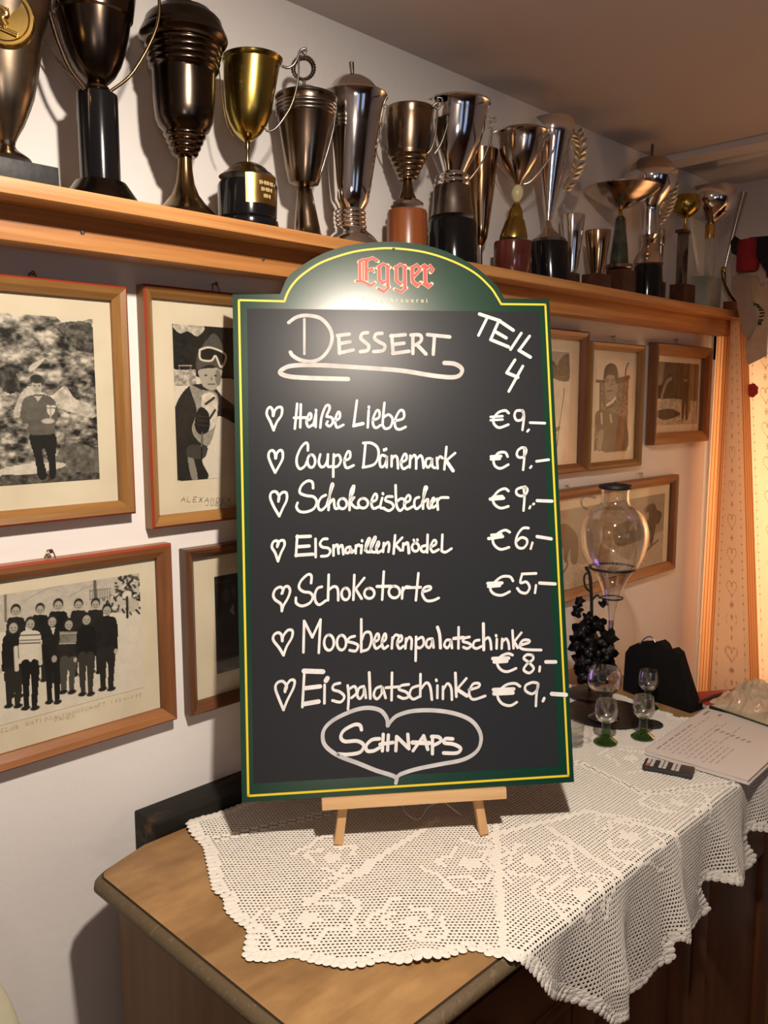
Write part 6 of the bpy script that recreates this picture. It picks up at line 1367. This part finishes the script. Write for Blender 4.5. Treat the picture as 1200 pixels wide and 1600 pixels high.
# remote control
r0 = at(1006, 1192, 2, ZL+.005); r1 = at(1084, 1207, 2, ZL+.005); rd = Vector(r1-r0); rd.z = 0; rl = rd.length
rc = empty('remote_control', tuple((r0+r1)/2*np.array([1, 1, 0])+np.array([0, 0, ZL])), 'small dark remote control with white keys lying in front of the menu sheets', 'remote control', None, math.atan2(rd.y, rd.x))
box('case', (0, 0, 0.0042), (rl, 0.036, 0.0075), mat('remote_grey', (0.03, 0.03, 0.034), 0.5), rc, bev=0.003)
M_key = mat('key_white', (0.55, 0.52, 0.5), 0.5); M_keyr = mat('key_red', (0.6, 0.12, 0.05), 0.5)
for g_ in range(3):
    for i in range(2):
        for j in range(3):
            kx = -rl*0.40+g_*rl*0.255+i*rl*0.085; ky = -0.010+j*0.010
            red = (g_ == 0 and i == 0 and j == 0)
            kb = box('key', (kx, ky, 0.0083), (rl*0.066, 0.0078, 0.0014), M_keyr if red else M_key, rc, bev=0.0003)

# dark tray with a plastic bag of bread, pen and a red-edged booklet
ta = at(1098, 1106, 2, ZL); tb = at(1225, 1150, 2, ZL)
d1 = Vector(tb-ta); d1.z = 0; d2 = Vector((-d1.y, d1.x, 0)).normalized()
if d2.x < 0: d2 = -d2
tr = empty('serving_tray', tuple(ta), 'dark green tray under the plastic bag at the right edge', 'tray')
u1 = d1.normalized(); W_ = d1.length+0.05; D_ = 0.15
bm = bmesh.new()
def traybox(u0, u1_, v0, v1, z0, z1):
    Q = [u1*a+d2*b for a, b in ((u0, v0), (u1_, v0), (u1_, v1), (u0, v1))]; A = [bm.verts.new(q+Vector((0, 0, z0))) for q in Q]; B = [bm.verts.new(q+Vector((0, 0, z1))) for q in Q]
    for i in range(4): bm.faces.new((A[i], A[(i+1) % 4], B[(i+1) % 4], B[i]))
    bm.faces.new(A[::-1]); bm.faces.new(B)
M_tray = mat('dark_green_tray', (0.012, 0.022, 0.014), 0.35, col2=(0.02, 0.045, 0.022), nscale=30)
traybox(0, W_, 0.004, D_, 0.0003, 0.003); fin('tray_base', bm, M_tray, tr); bm = bmesh.new()
for q in ((0, W_, 0, .004), (0, W_, D_, D_+.004), (-.004, 0, 0, D_+.004), (W_, W_+.004, 0, D_+.004)): traybox(*q, 0.0003, 0.009)
fin('tray_rim', bm, M_tray, tr)
nb = 70; g2 = np.random.default_rng(8); NX = fnoise(nb, nb, 22, 40, 5, 0.6); N2 = fnoise(nb, nb, 9, 60, 3, 2.5)
V = []
for i in range(nb):
    for j in range(nb):
        a = i/(nb-1); b = j/(nb-1); e = min(a, 1-a, b, 1-b)*6; e = min(1, e)**0.5; ridge = max(0, 1-abs(b-0.55)*1.6)
        q = u1*((0.02+a*0.94)*W_)+d2*((0.04+b*0.92)*D_); hz = 0.006+e*(0.012+0.024*ridge*(0.5+0.8*math.sin(min(1, a*1.4)*math.pi*0.75))+0.045*abs(NX[i, j]-0.5)+0.014*(1-abs(2*N2[i, j]-1))**4-0.006)
        V.append((q.x, q.y, max(hz, 0.0035)))
Fb = [(i*nb+j, (i+1)*nb+j, (i+1)*nb+j+1, i*nb+j+1) for i in range(nb-1) for j in range(nb-1)]
M_pb = bpy.data.materials.new('crumpled_plastic'); M_pb.use_nodes = True; nt = M_pb.node_tree; b = nt.nodes['Principled BSDF']; b.inputs['Base Color'].default_value = (0.80, 0.62, 0.42, 1); b.inputs['Roughness'].default_value = 0.12
tsp = nt.nodes.new('ShaderNodeBsdfTransparent'); mx_ = nt.nodes.new('ShaderNodeMixShader'); mx_.inputs[0].default_value = 0.55; nt.links.new(tsp.outputs[0], mx_.inputs[1]); nt.links.new(b.outputs[0], mx_.inputs[2]); nt.links.new(mx_.outputs[0], nt.nodes['Material Output'].inputs[0])
pbg = pyd('plastic_bag', V, Fb, M_pb, None, 0); pbg.location = Vector(ta)+Vector((0, 0, 0.0)); tag(pbg, 'crumpled clear plastic bag of bread lying on the dark tray', 'plastic bag')
M_bread = mat('bread_crust', (0.42, 0.20, 0.07), 0.7, col2=(0.55, 0.32, 0.14), nscale=30, bump=0.5, bscale=60)
for k, (a, b) in enumerate(((0.30, 0.45), (0.62, 0.55))):
    bm = bmesh.new(); bmesh.ops.create_icosphere(bm, subdivisions=3, radius=1.0)
    for v in bm.verts: v.co = Vector((v.co.x*0.042, v.co.y*0.034, max(v.co.z, -0.5)*0.0115+0.0060+0.003))
    br = fin('bread_roll', bm, M_bread, None, 0); br.location = Vector(ta)+u1*(a*W_)+d2*(b*D_); tag(br, 'brown bread roll inside the plastic bag, '+('nearer the notebook' if k == 0 else 'nearer the frame edge'), 'bread roll', 'bread rolls in the bag')
pa = at(1091, 1098, 2, ZL+.012); pb_ = at(1128, 1083, 2, ZL+.02)
bkz = at(1080, 1086, 2, ZL+0.012)
bk_ = empty('booklet', (bkz[0], bkz[1], ZL), 'red-edged booklet lying behind the tray by the bag', 'booklet', None, -0.6)
box('cover', (0.055, -0.02, 0.0115), (0.11, 0.07, 0.0016), mat('booklet_red', (0.35, 0.02, 0.015), 0.5), bk_, bev=0.0004); box('cover', (0.055, -0.02, 0.0011), (0.11, 0.07, 0.0016), bpy.data.materials['booklet_red'], bk_, bev=0.0004); box('pages', (0.054, -0.0205, 0.0063), (0.106, 0.066, 0.0086), M_paper, bk_)
kn = tube('knife_handle', [tuple(pa), tuple(pa*0.4+pb_*0.6), tuple(pb_)], [0.0032, 0.0042, 0.0022], mat('dark_handle', (0.05, 0.018, 0.015), 0.4), None, 10); tag(kn, 'dark handle poking out from the left of the plastic bag', 'knife')

# crumpled white cloth at the lower left edge
M_wcl = mat('white_crumpled_cloth', (0.62, 0.58, 0.42), 0.7, bump=0.3, bscale=80)
wc = at(-14, 1600, 1, -0.12); V = []; ni, nj = 26, 40; N3 = fnoise(nj, ni, 6, 90, 4)
lo = at(-30, 1660, 1, -0.12); hi = at(10, 1500, 1, -0.12)
for j in range(nj):
    for i in range(ni):
        a = 2*math.pi*i/ni; z = hi[2]-0.75*(1-j/(nj-1))*0+(-hi[2]+0.001)*(1-j/(nj-1)); r_ = 0.052*(0.75+0.7*(N3[j, i]-0.5)*1.4)*(1 if j < nj-5 else (nj-1-j)/5*0.8+0.2)
        V.append((math.cos(a)*r_, math.sin(a)*r_*0.9, z))
Fb = [(j*ni+i, j*ni+(i+1) % ni, (j+1)*ni+(i+1) % ni, (j+1)*ni+i) for j in range(nj-1) for i in range(ni)]+[tuple(range(ni))[::-1], tuple((nj-1)*ni+i for i in range(ni))]
wcl = pyd('folded_cloth', V, Fb, M_wcl, None, 0); xx = at(11, 1580, 1, -0.12)[0]; wcl.location = (xx-0.020, -0.12, 0); tag(wcl, 'crumpled off-white cloth bundle at the lower left edge by the wall', 'cloth')
# outer wall closing the niche round the window
bm = bmesh.new()
for lo, hi in (((XR+0.36, -1.5, 0.70), (XR+0.40, -0.035, 1.0)), ((XR+0.36, -1.5, 1.65), (XR+0.40, -0.035, 1.70)), ((XR+0.365, -1.5, 1.0), (XR+0.40, -0.035, 1.65))):
    bx(bm, [(a+b)/2 for a, b in zip(lo, hi)], [b-a for a, b in zip(lo, hi)])
fin('wall_niche', bm, M_wall, kind='structure')
